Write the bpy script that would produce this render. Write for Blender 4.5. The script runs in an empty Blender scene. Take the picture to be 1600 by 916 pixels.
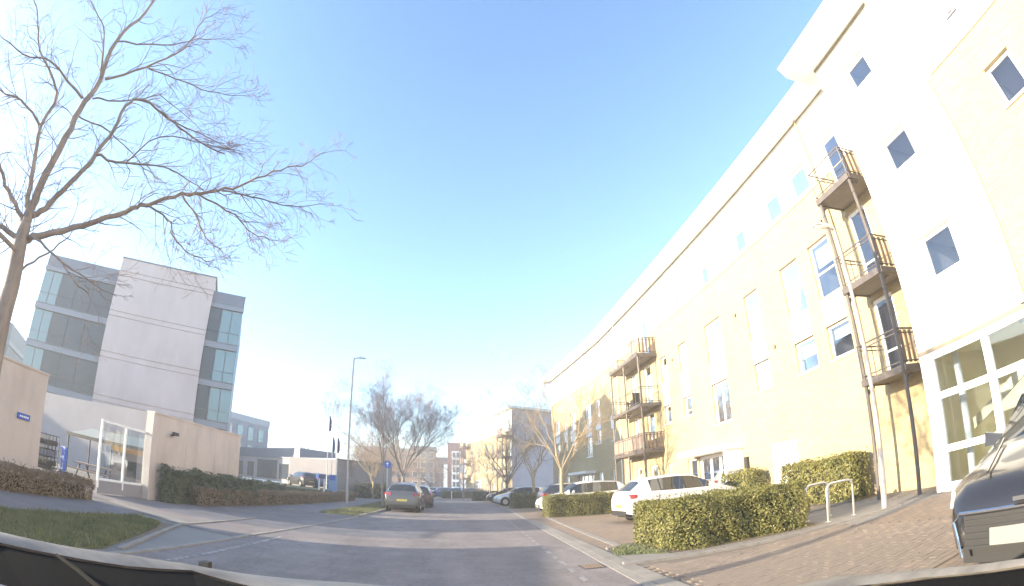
import bpy, bmesh, math, random
from mathutils import Vector, Matrix
R = math.radians
sc = bpy.context.scene
COL = sc.collection
random.seed(7)

# ------------------------------------------------------------------ camera
# wide action-camera lens (about 119 degrees across), world +Y runs along the apartment block
A, PITCH, ROLL = 0.135286, 0.3968, -0.0152
cam = bpy.data.cameras.new('camera')
cam_ob = bpy.data.objects.new('camera', cam)
COL.objects.link(cam_ob)
cr, sr, cp, sp = math.cos(ROLL), math.sin(ROLL), math.cos(PITCH), math.sin(PITCH)
M_roll = Matrix(((cr, 0, -sr), (0, 1, 0), (sr, 0, cr)))
M_pitch = Matrix(((1, 0, 0), (0, cp, -sp), (0, sp, cp)))
M_yaw = Matrix(((math.cos(A), math.sin(A), 0), (-math.sin(A), math.cos(A), 0), (0, 0, 1)))
M = M_yaw @ M_pitch @ M_roll
r_, f_, u_ = M @ Vector((1, 0, 0)), M @ Vector((0, 1, 0)), M @ Vector((0, 0, 1))
cam_ob.matrix_world = Matrix(((r_.x, u_.x, -f_.x, 0), (r_.y, u_.y, -f_.y, 0), (r_.z, u_.z, -f_.z, 1.3), (0, 0, 0, 1)))
cam.type = 'PANO'
cam.sensor_fit = 'HORIZONTAL'
cam.sensor_width = 36.0
cam.sensor_height = 36.0 * 586 / 1024
lens = cam if hasattr(cam, 'panorama_type') else cam.cycles
lens.panorama_type = 'FISHEYE_LENS_POLYNOMIAL'
lens.fisheye_fov = math.pi
lens.fisheye_polynomial_k0 = 0.0
lens.fisheye_polynomial_k1 = -1.0368 / 18.0
lens.fisheye_polynomial_k2 = 0.0
lens.fisheye_polynomial_k3 = -0.0143 / 18.0 ** 3
lens.fisheye_polynomial_k4 = 0.0
cam.clip_start = 0.05
cam.clip_end = 4000
sc.camera = cam_ob

# ------------------------------------------------------------------ sky, sun, exposure
SUN_EL = R(12.5)
LDIR = Vector((0.985 * math.cos(SUN_EL), 0.14 * math.cos(SUN_EL), -math.sin(SUN_EL)))   # the way the light travels
w = bpy.data.worlds.new('World'); sc.world = w; w.use_nodes = True
nt = w.node_tree; nt.nodes.clear()
sky = nt.nodes.new('ShaderNodeTexSky'); sky.sky_type = 'NISHITA'; sky.sun_disc = False
sky.sun_elevation = SUN_EL
sky.sun_rotation = math.atan2(-LDIR.x, -LDIR.y)
sky.air_density = 1.0; sky.dust_density = 0.35; sky.ozone_density = 2.9; sky.altitude = 30
bg = nt.nodes.new('ShaderNodeBackground'); bg.inputs['Strength'].default_value = 0.087
wo = nt.nodes.new('ShaderNodeOutputWorld')
nt.links.new(sky.outputs[0], bg.inputs['Color']); nt.links.new(bg.outputs[0], wo.inputs['Surface'])
sl = bpy.data.lights.new('sun', 'SUN'); sl.energy = 2.5; sl.angle = R(0.53); sl.color = (1.0, 0.85, 0.62)
so = bpy.data.objects.new('sun', sl); COL.objects.link(so)
so.rotation_euler = LDIR.to_track_quat('-Z', 'Y').to_euler(); so.location = (-60, -20, 60)
sc.view_settings.view_transform = 'Standard'; sc.view_settings.look = 'None'
sc.view_settings.gamma = 1.0
sc.view_settings.exposure = 2.88
sc.cycles.use_denoising = True
sc.cycles.max_bounces = 8; sc.cycles.transparent_max_bounces = 16; sc.cycles.volume_bounces = 1
sc.cycles.sample_clamp_indirect = 8.0

# ------------------------------------------------------------------ helpers
WORLD = {}
class MB:
    """collects faces of one mesh"""
    def __init__(s): s.v = []; s.f = []; s.m = []
    def face(s, pts, m=0):
        n = len(s.v); s.v += [tuple(p) for p in pts]; s.f.append(tuple(range(n, n + len(pts)))); s.m.append(m)
    def hexa(s, c, m=0):
        n = len(s.v); s.v += [tuple(p) for p in c]
        for q in ((0, 3, 2, 1), (4, 5, 6, 7), (0, 1, 5, 4), (1, 2, 6, 5), (2, 3, 7, 6), (3, 0, 4, 7)):
            s.f.append(tuple(n + i for i in q)); s.m.append(m)
    def box(s, x0, x1, y0, y1, z0, z1, m=0):
        s.hexa([(x0, y0, z0), (x1, y0, z0), (x1, y1, z0), (x0, y1, z0), (x0, y0, z1), (x1, y0, z1), (x1, y1, z1), (x0, y1, z1)], m)
    def fbox(s, F, s0, s1, d0, d1, z0, z1, m=0):
        P = F.pt
        s.hexa([P(s0, d0, z0), P(s0, d1, z0), P(s1, d1, z0), P(s1, d0, z0), P(s0, d0, z1), P(s0, d1, z1), P(s1, d1, z1), P(s1, d0, z1)], m)
    def tube(s, pts, radii, n=6, m=0, cap=True):
        pts = [Vector(p) for p in pts]
        base = len(s.v); k = len(pts)
        prev = None
        for i, p in enumerate(pts):
            t = (pts[min(i + 1, k - 1)] - pts[max(i - 1, 0)])
            if t.length < 1e-9: t = Vector((0, 0, 1))
            t.normalize()
            if prev is None:
                a = Vector((1, 0, 0)) if abs(t.x) < 0.8 else Vector((0, 1, 0))
                prev = t.cross(a).normalized()
            prev = (prev - t * prev.dot(t))
            prev = prev.normalized() if prev.length > 1e-6 else t.orthogonal().normalized()
            b = t.cross(prev)
            r = radii[i] if hasattr(radii, '__len__') else radii
            for j in range(n):
                an = 2 * math.pi * j / n
                q = p + (prev * math.cos(an) + b * math.sin(an)) * r
                s.v.append((q.x, q.y, q.z))
        for i in range(k - 1):
            for j in range(n):
                a, b2 = base + i * n + j, base + i * n + (j + 1) % n
                s.f.append((a, b2, b2 + n, a + n)); s.m.append(m)
        if cap:
            s.f.append(tuple(base + j for j in reversed(range(n)))); s.m.append(m)
            s.f.append(tuple(base + (k - 1) * n + j for j in range(n))); s.m.append(m)
    def prism(s, poly, z0, z1, m=0):
        n = len(poly); b = len(s.v)
        s.v += [(x, y, z0) for x, y in poly] + [(x, y, z1) for x, y in poly]
        s.f.append(tuple(b + i for i in reversed(range(n)))); s.m.append(m)
        s.f.append(tuple(b + n + i for i in range(n))); s.m.append(m)
        for i in range(n):
            j = (i + 1) % n
            s.f.append((b + i, b + j, b + n + j, b + n + i)); s.m.append(m)
    def lathe(s, prof, axis='y', n=20, c=(0, 0, 0), m=0):
        """prof: (radius, offset along the axis)"""
        b = len(s.v)
        for r, o in prof:
            for j in range(n):
                a = 2 * math.pi * j / n
                x, y = r * math.cos(a), r * math.sin(a)
                p = {'y': (x, o, y), 'z': (x, y, o), 'x': (o, x, y)}[axis]
                s.v.append((p[0] + c[0], p[1] + c[1], p[2] + c[2]))
        for i in range(len(prof) - 1):
            for j in range(n):
                a, b2 = b + i * n + j, b + i * n + (j + 1) % n
                s.f.append((a, b2, b2 + n, a + n)); s.m.append(m)
    def mesh(s, name, mats, smooth=None):
        me = bpy.data.meshes.new(name)
        me.from_pydata(s.v, [], s.f); me.update()
        for mm in (mats if isinstance(mats, (list, tuple)) else [mats]): me.materials.append(mm)
        if isinstance(mats, (list, tuple)) and len(mats) > 1: me.polygons.foreach_set('material_index', s.m)
        if smooth:
            me.polygons.foreach_set('use_smooth', [True] * len(me.polygons))
            if smooth < 179: me.set_sharp_from_angle(angle=R(smooth))
        return me
    def build(s, name, mats, parent=None, smooth=None, local=False):
        o = bpy.data.objects.new(name, s.mesh(name, mats, smooth)); COL.objects.link(o)
        return attach(o, parent, local)

def attach(o, parent, local=False):
    """parent o; world-coordinate meshes keep their place, local ones take the parent's frame"""
    WORLD[o.name] = o.matrix_basis.copy()
    if parent is not None:
        o.parent = parent
        if local: WORLD[o.name] = WORLD[parent.name] @ o.matrix_basis
        else: o.matrix_parent_inverse = WORLD[parent.name].inverted()
    return o

def fix(mb):
    """outward normals for a closed box-built mesh come from hexa order; nothing to do"""
    return mb

def tag(o, label=None, cat=None, group=None, kind=None):
    if label: o['label'] = label
    if cat: o['category'] = cat
    if group: o['group'] = group
    if kind: o['kind'] = kind
    return o

def thing(name, label, cat, loc=(0, 0, 0), rz=0.0, group=None):
    o = bpy.data.objects.new(name, None); COL.objects.link(o)
    o.empty_display_size = 0.2
    o.location = loc; o.rotation_euler = (0, 0, rz)
    WORLD[o.name] = Matrix.Translation(loc) @ Matrix.Rotation(rz, 4, 'Z')
    return tag(o, label, cat, group)

def struct(o): o['kind'] = 'structure'; return o

def copy_tree(o, loc, rz, label, scale=None):
    def rec(src, par):
        c = src.copy(); COL.objects.link(c)
        if par is not None: c.parent = par
        for ch in [x for x in src.children]: rec(ch, c)
        return c
    r = rec(o, None); r.location = loc; r.rotation_euler = (0, 0, rz)
    if scale: r.scale = scale
    if label: r['label'] = label
    return r

class Frame:
    """a facade: s runs along it, d is outward, z up"""
    def __init__(s, ox, oy, dx, dy, out):
        l = math.hypot(dx, dy); s.o = (ox, oy); s.u = (dx / l, dy / l); s.n = (out[0], out[1])
        l2 = math.hypot(*out); s.n = (out[0] / l2, out[1] / l2)
    def pt(s, a, d, z): return (s.o[0] + s.u[0] * a + s.n[0] * d, s.o[1] + s.u[1] * a + s.n[1] * d, z)

# ------------------------------------------------------------------ materials
def mat(name, col, rough=0.6, metal=0.0, col2=None, scale=5.0, detail=6.0, bump=0.0, bscale=None, spec=None, coat=0.0, stretch=None, lo=0.35, hi=0.7):
    m = bpy.data.materials.new(name); m.use_nodes = True
    n = m.node_tree.nodes; l = m.node_tree.links; p = n['Principled BSDF']
    p.inputs['Base Color'].default_value = (*col, 1); p.inputs['Roughness'].default_value = rough; p.inputs['Metallic'].default_value = metal
    if spec is not None: p.inputs['Specular IOR Level'].default_value = spec
    if coat: p.inputs['Coat Weight'].default_value = coat; p.inputs['Coat Roughness'].default_value = 0.05
    if col2 is not None or bump:
        tc = n.new('ShaderNodeTexCoord'); mp = n.new('ShaderNodeMapping')
        l.new(tc.outputs['Object'], mp.inputs['Vector'])
        if stretch: mp.inputs['Scale'].default_value = stretch
    if col2 is not None:
        t = n.new('ShaderNodeTexNoise'); t.inputs['Scale'].default_value = scale; t.inputs['Detail'].default_value = detail; t.inputs['Roughness'].default_value = 0.65
        l.new(mp.outputs[0], t.inputs['Vector'])
        r = n.new('ShaderNodeValToRGB'); r.color_ramp.elements[0].position = lo; r.color_ramp.elements[1].position = hi
        r.color_ramp.elements[0].color = (*col, 1); r.color_ramp.elements[1].color = (*col2, 1)
        l.new(t.outputs['Fac'], r.inputs[0]); l.new(r.outputs[0], p.inputs['Base Color'])
    if bump:
        t2 = n.new('ShaderNodeTexNoise'); t2.inputs['Scale'].default_value = bscale or scale * 6; t2.inputs['Detail'].default_value = 4
        l.new(mp.outputs[0], t2.inputs['Vector'])
        b = n.new('ShaderNodeBump'); b.inputs['Strength'].default_value = bump; b.inputs['Distance'].default_value = 0.02
        l.new(t2.outputs['Fac'], b.inputs['Height']); l.new(b.outputs[0], p.inputs['Normal'])
    return m

def brick_mat(name, c1, c2, mortar, plane='yz', bw=0.225, bh=0.075, ms=0.01, rough=0.85, vary=0.25):
    m = bpy.data.materials.new(name); m.use_nodes = True
    n = m.node_tree.nodes; l = m.node_tree.links; p = n['Principled BSDF']; p.inputs['Roughness'].default_value = rough
    tc = n.new('ShaderNodeTexCoord'); sx = n.new('ShaderNodeSeparateXYZ'); cb = n.new('ShaderNodeCombineXYZ')
    l.new(tc.outputs['Object'], sx.inputs[0])
    l.new(sx.outputs[plane[0].upper()], cb.inputs['X']); l.new(sx.outputs[plane[1].upper()], cb.inputs['Y'])
    b = n.new('ShaderNodeTexBrick')
    b.inputs['Color1'].default_value = (*c1, 1); b.inputs['Color2'].default_value = (*c2, 1); b.inputs['Mortar'].default_value = (*mortar, 1)
    b.inputs['Scale'].default_value = 1.0; b.inputs['Brick Width'].default_value = bw; b.inputs['Row Height'].default_value = bh; b.inputs['Mortar Size'].default_value = ms
    l.new(cb.outputs[0], b.inputs['Vector'])
    t = n.new('ShaderNodeTexNoise'); t.inputs['Scale'].default_value = 0.8; t.inputs['Detail'].default_value = 8
    l.new(tc.outputs['Object'], t.inputs['Vector'])
    mx = n.new('ShaderNodeMix'); mx.data_type = 'RGBA'; mx.blend_type = 'MULTIPLY'; mx.inputs['Factor'].default_value = vary
    l.new(b.outputs['Color'], mx.inputs['A']); l.new(t.outputs['Fac'], mx.inputs['B']); l.new(mx.outputs['Result'], p.inputs['Base Color'])
    bp = n.new('ShaderNodeBump'); bp.inputs['Strength'].default_value = 0.4; bp.inputs['Distance'].default_value = 0.01; bp.invert = True
    l.new(b.outputs['Fac'], bp.inputs['Height']); l.new(bp.outputs[0], p.inputs['Normal'])
    return m

def thin_glass(name, tint=(0.8, 0.85, 0.9), base=0.10):
    """clear sheet glass: transparent, with a Fresnel mirror"""
    m = bpy.data.materials.new(name); m.use_nodes = True
    n = m.node_tree.nodes; l = m.node_tree.links; n.clear()
    o = n.new('ShaderNodeOutputMaterial'); tr = n.new('ShaderNodeBsdfTransparent'); gl = n.new('ShaderNodeBsdfGlossy'); mx = n.new('ShaderNodeMixShader')
    fr = n.new('ShaderNodeFresnel'); fr.inputs['IOR'].default_value = 1.32
    ad = n.new('ShaderNodeMath'); ad.operation = 'ADD'; ad.inputs[1].default_value = base; ad.use_clamp = True
    tr.inputs['Color'].default_value = (*tint, 1); gl.inputs['Roughness'].default_value = 0.02; gl.inputs['Color'].default_value = (0.95, 0.97, 1, 1)
    l.new(fr.outputs[0], ad.inputs[0]); l.new(ad.outputs[0], mx.inputs[0]); l.new(tr.outputs[0], mx.inputs[1]); l.new(gl.outputs[0], mx.inputs[2]); l.new(mx.outputs[0], o.inputs['Surface'])
    return m

M_ = {}
M_['road'] = mat('asphalt', (0.185, 0.160, 0.155), 0.9, col2=(0.25, 0.218, 0.208), scale=1.3, bump=0.35, bscale=90)
def stain(m, scale, lo, hi, stretch=(1, 1, 1), dark=.72):
    n = m.node_tree.nodes; l = m.node_tree.links; p = n['Principled BSDF']; src = p.inputs['Base Color'].links[0].from_socket
    tc = n.new('ShaderNodeTexCoord'); mp = n.new('ShaderNodeMapping'); mp.inputs['Scale'].default_value = stretch; l.new(tc.outputs['Object'], mp.inputs['Vector'])
    t = n.new('ShaderNodeTexNoise'); t.inputs['Scale'].default_value = scale; t.inputs['Detail'].default_value = 7; t.inputs['Roughness'].default_value = .7; l.new(mp.outputs[0], t.inputs['Vector'])
    rp = n.new('ShaderNodeValToRGB'); rp.color_ramp.elements[0].position = lo; rp.color_ramp.elements[1].position = hi
    rp.color_ramp.elements[0].color = (dark, dark, dark, 1); rp.color_ramp.elements[1].color = (1, 1, 1, 1); l.new(t.outputs['Fac'], rp.inputs[0])
    mx = n.new('ShaderNodeMix'); mx.data_type = 'RGBA'; mx.blend_type = 'MULTIPLY'; mx.inputs['Factor'].default_value = 1
    l.new(src, mx.inputs['A']); l.new(rp.outputs[0], mx.inputs['B']); l.new(mx.outputs['Result'], p.inputs['Base Color'])
def cracks(m, scale, width, dark=.45):
    n = m.node_tree.nodes; l = m.node_tree.links; p = n['Principled BSDF']; src = p.inputs['Base Color'].links[0].from_socket
    tc = n.new('ShaderNodeTexCoord'); t0 = n.new('ShaderNodeTexNoise'); t0.inputs['Scale'].default_value = 1.5; l.new(tc.outputs['Object'], t0.inputs['Vector'])
    ad = n.new('ShaderNodeMix'); ad.data_type = 'RGBA'; ad.inputs['Factor'].default_value = .35; l.new(tc.outputs['Object'], ad.inputs['A']); l.new(t0.outputs['Color'], ad.inputs['B'])
    v = n.new('ShaderNodeTexVoronoi'); v.feature = 'DISTANCE_TO_EDGE'; v.inputs['Scale'].default_value = scale; l.new(ad.outputs['Result'], v.inputs['Vector'])
    rp = n.new('ShaderNodeValToRGB'); rp.color_ramp.elements[0].position = 0; rp.color_ramp.elements[1].position = width
    rp.color_ramp.elements[0].color = (dark, dark, dark, 1); rp.color_ramp.elements[1].color = (1, 1, 1, 1); l.new(v.outputs['Distance'], rp.inputs[0])
    mx = n.new('ShaderNodeMix'); mx.data_type = 'RGBA'; mx.blend_type = 'MULTIPLY'; mx.inputs['Factor'].default_value = 1
    l.new(src, mx.inputs['A']); l.new(rp.outputs[0], mx.inputs['B']); l.new(mx.outputs['Result'], p.inputs['Base Color'])
stain(M_['road'], .55, .38, .6, (1.6, .35, 1), .74); stain(M_['road'], 14, .36, .5, (1, 1, 1), .78); cracks(M_['road'], .35, .004, .8)
M_['tarmac'] = mat('old_tarmac', (0.155, 0.132, 0.128), 0.92, col2=(0.215, 0.186, 0.178), scale=0.9, bump=0.4, bscale=80)
M_['footway'] = mat('footway_tarmac', (0.145, 0.126, 0.126), 0.92, col2=(0.20, 0.178, 0.172), scale=1.1, bump=0.3, bscale=70)
M_['ground'] = mat('ground_concrete', (0.16, 0.15, 0.14), 0.9, col2=(0.22, 0.21, 0.19), scale=0.4, bump=0.2, bscale=30)
M_['paving'] = brick_mat('block_paving', (0.30, 0.215, 0.15), (0.22, 0.165, 0.125), (0.15, 0.125, 0.10), 'xy', 0.2, 0.1, 0.007)
M_['paver'] = mat('paver_brick', (0.19, 0.15, 0.118), 0.88, col2=(0.275, 0.212, 0.162), scale=1.6, bump=0.25, bscale=120)
M_['sandbed'] = mat('paving_joint_sand', (0.13, 0.105, 0.085), 0.95, col2=(0.18, 0.15, 0.12), scale=20)
M_['kerb'] = mat('kerb_stone', (0.20, 0.18, 0.16), 0.85, col2=(0.28, 0.255, 0.225), scale=3, bump=0.2, bscale=60)
M_['slab'] = mat('concrete_paving', (0.19, 0.172, 0.15), 0.88, col2=(0.265, 0.24, 0.21), scale=1.2, bump=0.15, bscale=50)
M_['line'] = mat('worn_road_paint', (0.36, 0.34, 0.32), 0.8, col2=(0.15, 0.14, 0.14), scale=7, lo=0.36, hi=0.58)
M_['soil'] = mat('bare_soil', (0.12, 0.09, 0.06), 0.95, col2=(0.20, 0.15, 0.10), scale=6, bump=0.6, bscale=40)
M_['turf'] = mat('turf_soil', (0.08, 0.09, 0.04), 0.95, col2=(0.13, 0.135, 0.065), scale=4, bump=0.5, bscale=60)
M_['blade'] = mat('grass_blade', (0.10, 0.125, 0.05), 0.8, col2=(0.20, 0.195, 0.095), scale=2.0)
M_['render'] = mat('white_render', (0.80, 0.79, 0.76), 0.8, col2=(0.72, 0.71, 0.67), scale=0.6, bump=0.08, bscale=60)
M_['brick'] = brick_mat('buff_brick', (0.48, 0.375, 0.207), (0.40, 0.308, 0.168), (0.44, 0.36, 0.23), 'yz')
M_['brick_x'] = brick_mat('buff_brick_gable', (0.48, 0.375, 0.207), (0.40, 0.308, 0.168), (0.44, 0.36, 0.23), 'xz')
M_['gable'] = mat('pale_gable_render', (0.60, 0.53, 0.53), 0.88, col2=(0.52, 0.46, 0.46), scale=0.8)
M_['upvc'] = mat('white_upvc', (0.82, 0.82, 0.82), 0.35)
M_['eave'] = mat('white_fascia', (0.80, 0.79, 0.76), 0.5)
M_['roof'] = mat('grey_roof', (0.22, 0.22, 0.23), 0.7, col2=(0.28, 0.28, 0.28), scale=1)
M_['lead'] = mat('lintel_steel', (0.24, 0.20, 0.14), 0.6)
M_['glass'] = thin_glass('window_glass', base=0.04)
M_['blind'] = mat('window_blind', (0.80, 0.79, 0.77), 0.8)
M_['room'] = mat('room_wall', (0.50, 0.46, 0.48), 0.9)
M_['lobby'] = mat('lobby_wall', (0.78, 0.70, 0.50), 0.9)
M_['steel'] = mat('brown_grey_steel', (0.085, 0.07, 0.065), 0.5, col2=(0.12, 0.10, 0.09), scale=6)
M_['balcony'] = mat('balcony_soffit', (0.20, 0.17, 0.14), 0.7, col2=(0.15, 0.13, 0.11), scale=3)
M_['timber'] = mat('weathered_timber', (0.24, 0.165, 0.11), 0.75, col2=(0.17, 0.12, 0.085), scale=3, stretch=(1, 1, 0.15))
M_['oldtimber'] = mat('grey_brown_timber', (0.24, 0.18, 0.15), 0.8, col2=(0.32, 0.24, 0.19), scale=3, stretch=(1, 1, 0.15))
M_['conc'] = mat('precast_concrete', (0.59, 0.485, 0.46), 0.88, col2=(0.48, 0.395, 0.37), scale=0.5, detail=9, bump=0.1, bscale=25, stretch=(1, 1, 0.45))
M_['wallconc'] = mat('stained_concrete', (0.56, 0.475, 0.42), 0.92, col2=(0.30, 0.245, 0.21), scale=0.8, detail=12, bump=0.25, bscale=20, stretch=(1.3, 1.3, 0.45), lo=0.45, hi=0.95)
M_['clad'] = mat('grey_metal_cladding', (0.13, 0.15, 0.19), 0.5, 0.3, col2=(0.16, 0.18, 0.22), scale=.8)
M_['band'] = mat('pale_metal_band', (0.20, 0.22, 0.26), 0.45, 0.4)
M_['dglass'] = mat('dark_tinted_glass', (0.035, 0.05, 0.065), 0.05, 0.0, spec=0.9)
M_['dpanel'] = mat('dark_glass_panel', (0.022, 0.05, 0.075), 0.15, 0.0, spec=0.35, col2=(0.035, 0.07, 0.10), scale=.6)
M_['bglass'] = mat('pale_blue_glass', (0.15, 0.26, 0.28), 0.04, 0.0, spec=0.8)
M_['lowwall'] = mat('pale_wall_render', (0.30, 0.285, 0.30), 0.88, col2=(0.25, 0.24, 0.255), scale=0.7)
M_['galv'] = mat('galvanised_steel', (0.55, 0.53, 0.50), 0.4, 0.6, col2=(0.45, 0.43, 0.41), scale=5)
M_['lamp'] = mat('painted_lamp_steel', (0.40, 0.36, 0.34), 0.5, 0.2, col2=(0.34, 0.30, 0.28), scale=4)
M_['stainless'] = mat('brushed_stainless', (0.62, 0.60, 0.57), 0.28, 0.85)
M_['bark'] = mat('grey_bark', (0.19, 0.155, 0.14), 0.9, col2=(0.30, 0.25, 0.215), scale=9, bump=0.4, bscale=50, stretch=(1, 1, 0.3))
M_['twig'] = mat('twig_bark', (0.21, 0.16, 0.16), 0.85, col2=(0.31, 0.235, 0.22), scale=2)
M_['palebark'] = mat('pale_bark', (0.36, 0.28, 0.18), 0.85, col2=(0.25, 0.19, 0.125), scale=10, bump=0.3, bscale=50)
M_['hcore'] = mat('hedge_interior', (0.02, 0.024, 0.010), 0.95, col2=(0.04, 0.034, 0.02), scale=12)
M_['leafA'] = mat('hedge_leaf', (0.10, 0.105, 0.022), 0.5, col2=(0.23, 0.205, 0.055), scale=3.5)
M_['leafB'] = mat('beech_leaf', (0.17, 0.125, 0.075), 0.7, col2=(0.27, 0.20, 0.13), scale=4)
M_['leafC'] = mat('laurel_leaf', (0.05, 0.075, 0.035), 0.45, col2=(0.12, 0.14, 0.08), scale=4)
M_['leafD'] = mat('conifer_leaf', (0.05, 0.07, 0.03), 0.6, col2=(0.10, 0.12, 0.05), scale=1)
M_['tyre'] = mat('tyre_rubber', (0.02, 0.02, 0.02), 0.85)
M_['trim'] = mat('black_plastic', (0.022, 0.022, 0.023), 0.6)
M_['carglass'] = mat('car_glass', (0.02, 0.025, 0.03), 0.03, spec=0.8)
M_['rim'] = mat('alloy_rim', (0.50, 0.50, 0.50), 0.3, 0.8)
M_['red'] = mat('red_lens', (0.45, 0.015, 0.02), 0.15, coat=1.0)
M_['clear'] = mat('clear_lens', (0.75, 0.75, 0.72), 0.1, coat=1.0)
M_['yplate'] = mat('yellow_plate', (0.42, 0.36, 0.08), 0.6)
M_['wplate'] = mat('white_plate', (0.21, 0.205, 0.19), 0.6)
M_['chrome'] = mat('chrome', (0.75, 0.75, 0.74), 0.12, 1.0)
M_['blue'] = mat('blue_sign_face', (0.01, 0.09, 0.42), 0.4)
M_['palesign'] = mat('pale_blue_sign', (0.18, 0.30, 0.50), 0.5)
M_['white'] = mat('white_paint', (0.78, 0.78, 0.76), 0.5)
M_['redbrick'] = mat('dark_red_brick', (0.17, 0.075, 0.065), 0.85, col2=(0.13, 0.06, 0.055), scale=2)
M_['orangebrick'] = mat('orange_brick', (0.36, 0.21, 0.12), 0.85, col2=(0.28, 0.16, 0.095), scale=2)
M_['orange'] = mat('orange_board', (0.50, 0.23, 0.05), 0.6)
M_['canvas'] = mat('shelter_roof_sheet', (0.33, 0.35, 0.31), 0.35)
M_['flag'] = mat('navy_flag_cloth', (0.03, 0.05, 0.16), 0.8)
def paint(name, c, rough=0.35, flake=0.0): return mat(name, c, rough, flake, coat=0.8)
P_white = paint('white_car_paint', (0.72, 0.70, 0.67)); P_black = paint('black_car_paint', (0.018, 0.017, 0.018), 0.3)
P_grey = paint('dark_grey_car_paint', (0.085, 0.082, 0.085), 0.35, 0.3); P_navy = paint('navy_car_paint', (0.018, 0.022, 0.04), 0.35, 0.2)
P_silver = paint('silver_car_paint', (0.45, 0.46, 0.48), 0.35, 0.5); P_blue = paint('blue_car_paint', (0.03, 0.07, 0.20), 0.35, 0.3)
P_own = mat('silver_grey_bonnet_paint', (0.10, 0.092, 0.082), 0.5, 0.0, spec=0.4, col2=(0.21, 0.19, 0.165), scale=5, detail=10, stretch=(1, 2.2, 1), lo=0.35, hi=0.68)

# ------------------------------------------------------------------ ground, road, paths
def sheet(name, polys, z, m, kind='structure'):
    mb = MB()
    for p in polys: mb.face([(x, y, z) for x, y in p])
    o = mb.build(name, m); o['kind'] = kind
    return o
mb = MB(); mb.face([(-460, -460, 0), (460, -460, 0), (460, 460, 0), (-460, 460, 0)]); struct(mb.build('ground', M_['ground']))

KR = [(-12, 1.75), (3, 2.16), (5.75, 2.28), (9.4, 2.53), (14.9, 2.81), (22, 3.2), (28.75, 3.58), (36, 3.75), (44, 3.55), (54, 2.6), (64, 0.6), (80, -4.5), (110, -16)]
KL = [(-12, -4.2), (5.9, -4.03), (9.9, -4.0), (19.4, -3.42), (30, -3.1), (40, -3.2), (50, -3.9), (64, -6.4), (80, -11), (110, -22)]
def kx(T, y):
    for (y0, x0), (y1, x1) in zip(T, T[1:]):
        if y <= y1: return x0 + (x1 - x0) * (y - y0) / (y1 - y0)
    return T[-1][1]
ys = [-12, 0, 3, 5, 7, 9, 12, 15, 19, 22, 26, 30, 34, 38, 42, 46, 50, 55, 60, 65, 72, 80, 95, 110]
sheet('road', [[(kx(KL, a), a), (kx(KR, a), a), (kx(KR, b), b), (kx(KL, b), b)] for a, b in zip(ys, ys[1:])], 0.006, M_['road'])
sheet('side_drive', [[(-4.02, 9.3), (-4.0, 9.9), (-3.42, 19.4), (-5.2, 19.3), (-8.4, 19.5), (-8.8, 13.7), (-8.3, 10.25), (-5.48, 9.47)],
                     [(-8.3, 10.25), (-8.8, 13.7), (-26, 15.2), (-26, 10.5)]], 0.010, M_['tarmac'])
sheet('footpath', [[(-6.5, -8), (-6.5, 8.9), (-6.6, 9.75), (-8.25, 10.2), (-8.1, 9.6), (-8.0, -8)],
                   [(-5.2, 19.4), (-8.2, 19.6), (-7.6, 30), (-7.2, 42), (-8, 55), (-6.6, 55), (-5.3, 42), (-5.1, 30)]], 0.010, M_['footway'])
sheet('bay_paving', [[(kx(KR, a) + .16, a), (10.7, a), (10.7, b), (kx(KR, b) + .16, b)] for a, b in zip(ys[7:17], ys[8:18])]
      + [[(kx(KR, 8.6) + .16, 8.6), (3.4, 9.6), (10.7, 9.6), (10.7, 15), (kx(KR, 15) + .16, 15)]], 0.008, M_['paving'])
sheet('drive_entrance_paving', [[(6.55, 2.9), (9.45, 2.9), (9.45, 6.3), (6.55, 6.3)], [(2.0, -9), (9.45, -9), (9.45, 2.9), (2.3, 2.9)]], 0.008, M_['paving'])
sheet('paving_bed', [[(2.45, 2.9), (6.55, 2.9), (6.55, 6.95), (3.2, 7.35), (2.6, 7.35)]], 0.008, M_['sandbed'])
sheet('pavement', [[(6.55, 6.3), (9.5, 6.3), (9.5, 6.5), (10.7, 6.5), (10.7, 9.6), (6.8, 9.6), (6.6, 7.1)], [(2.6, 7.35), (3.2, 7.3), (6.6, 6.98), (6.6, 7.7), (3.6, 7.85), (2.75, 8.9)]], 0.011, M_['slab'])

# pavers of the entrance, laid course by course (300 nearest as single bricks, the rest as one mass)
far = MB(); spots = []
yy = 2.92
row = 0
while yy < 7.2:
    xx = 2.46 + (0.1 if row % 2 else 0.0)
    while xx < 6.5:
        if not (yy > 6.85 - 0.02 * (xx - 2.6)): spots.append((xx, yy))
        xx += 0.206
    yy += 0.106; row += 1
spots = [q for q in spots if q[0] > kx(KR, q[1]) + 0.41]
spots.sort(key=lambda q: math.hypot(q[0] - 1.2, q[1]) if q[1] > 3.6 else 99)
pm = MB(); pm.prism([(0.004, 0), (0.196, 0), (0.2, 0.004), (0.2, 0.096), (0.196, 0.1), (0.004, 0.1), (0, 0.096), (0, 0.004)], 0, 0.012)
pmesh = [pm.mesh('paver', M_['paver'])]
bed = bpy.data.objects['paving_bed']; WORLD['paving_bed'] = Matrix.Identity(4)
for i, (x, y) in enumerate(spots):
    dz = random.uniform(-0.002, 0.002)
    if i < 300:
        o = bpy.data.objects.new('paver', pmesh[0]); COL.objects.link(o); o.location = (x, y, 0.009 + dz); o.rotation_euler.z = random.uniform(-.01, .01); o.parent = bed
    else:
        far.box(x, x + 0.2, y, y + 0.1, 0.009, 0.021 + dz)
o = far.build('paving_courses', M_['paver'], bed); o['kind'] = 'stuff'

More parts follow.
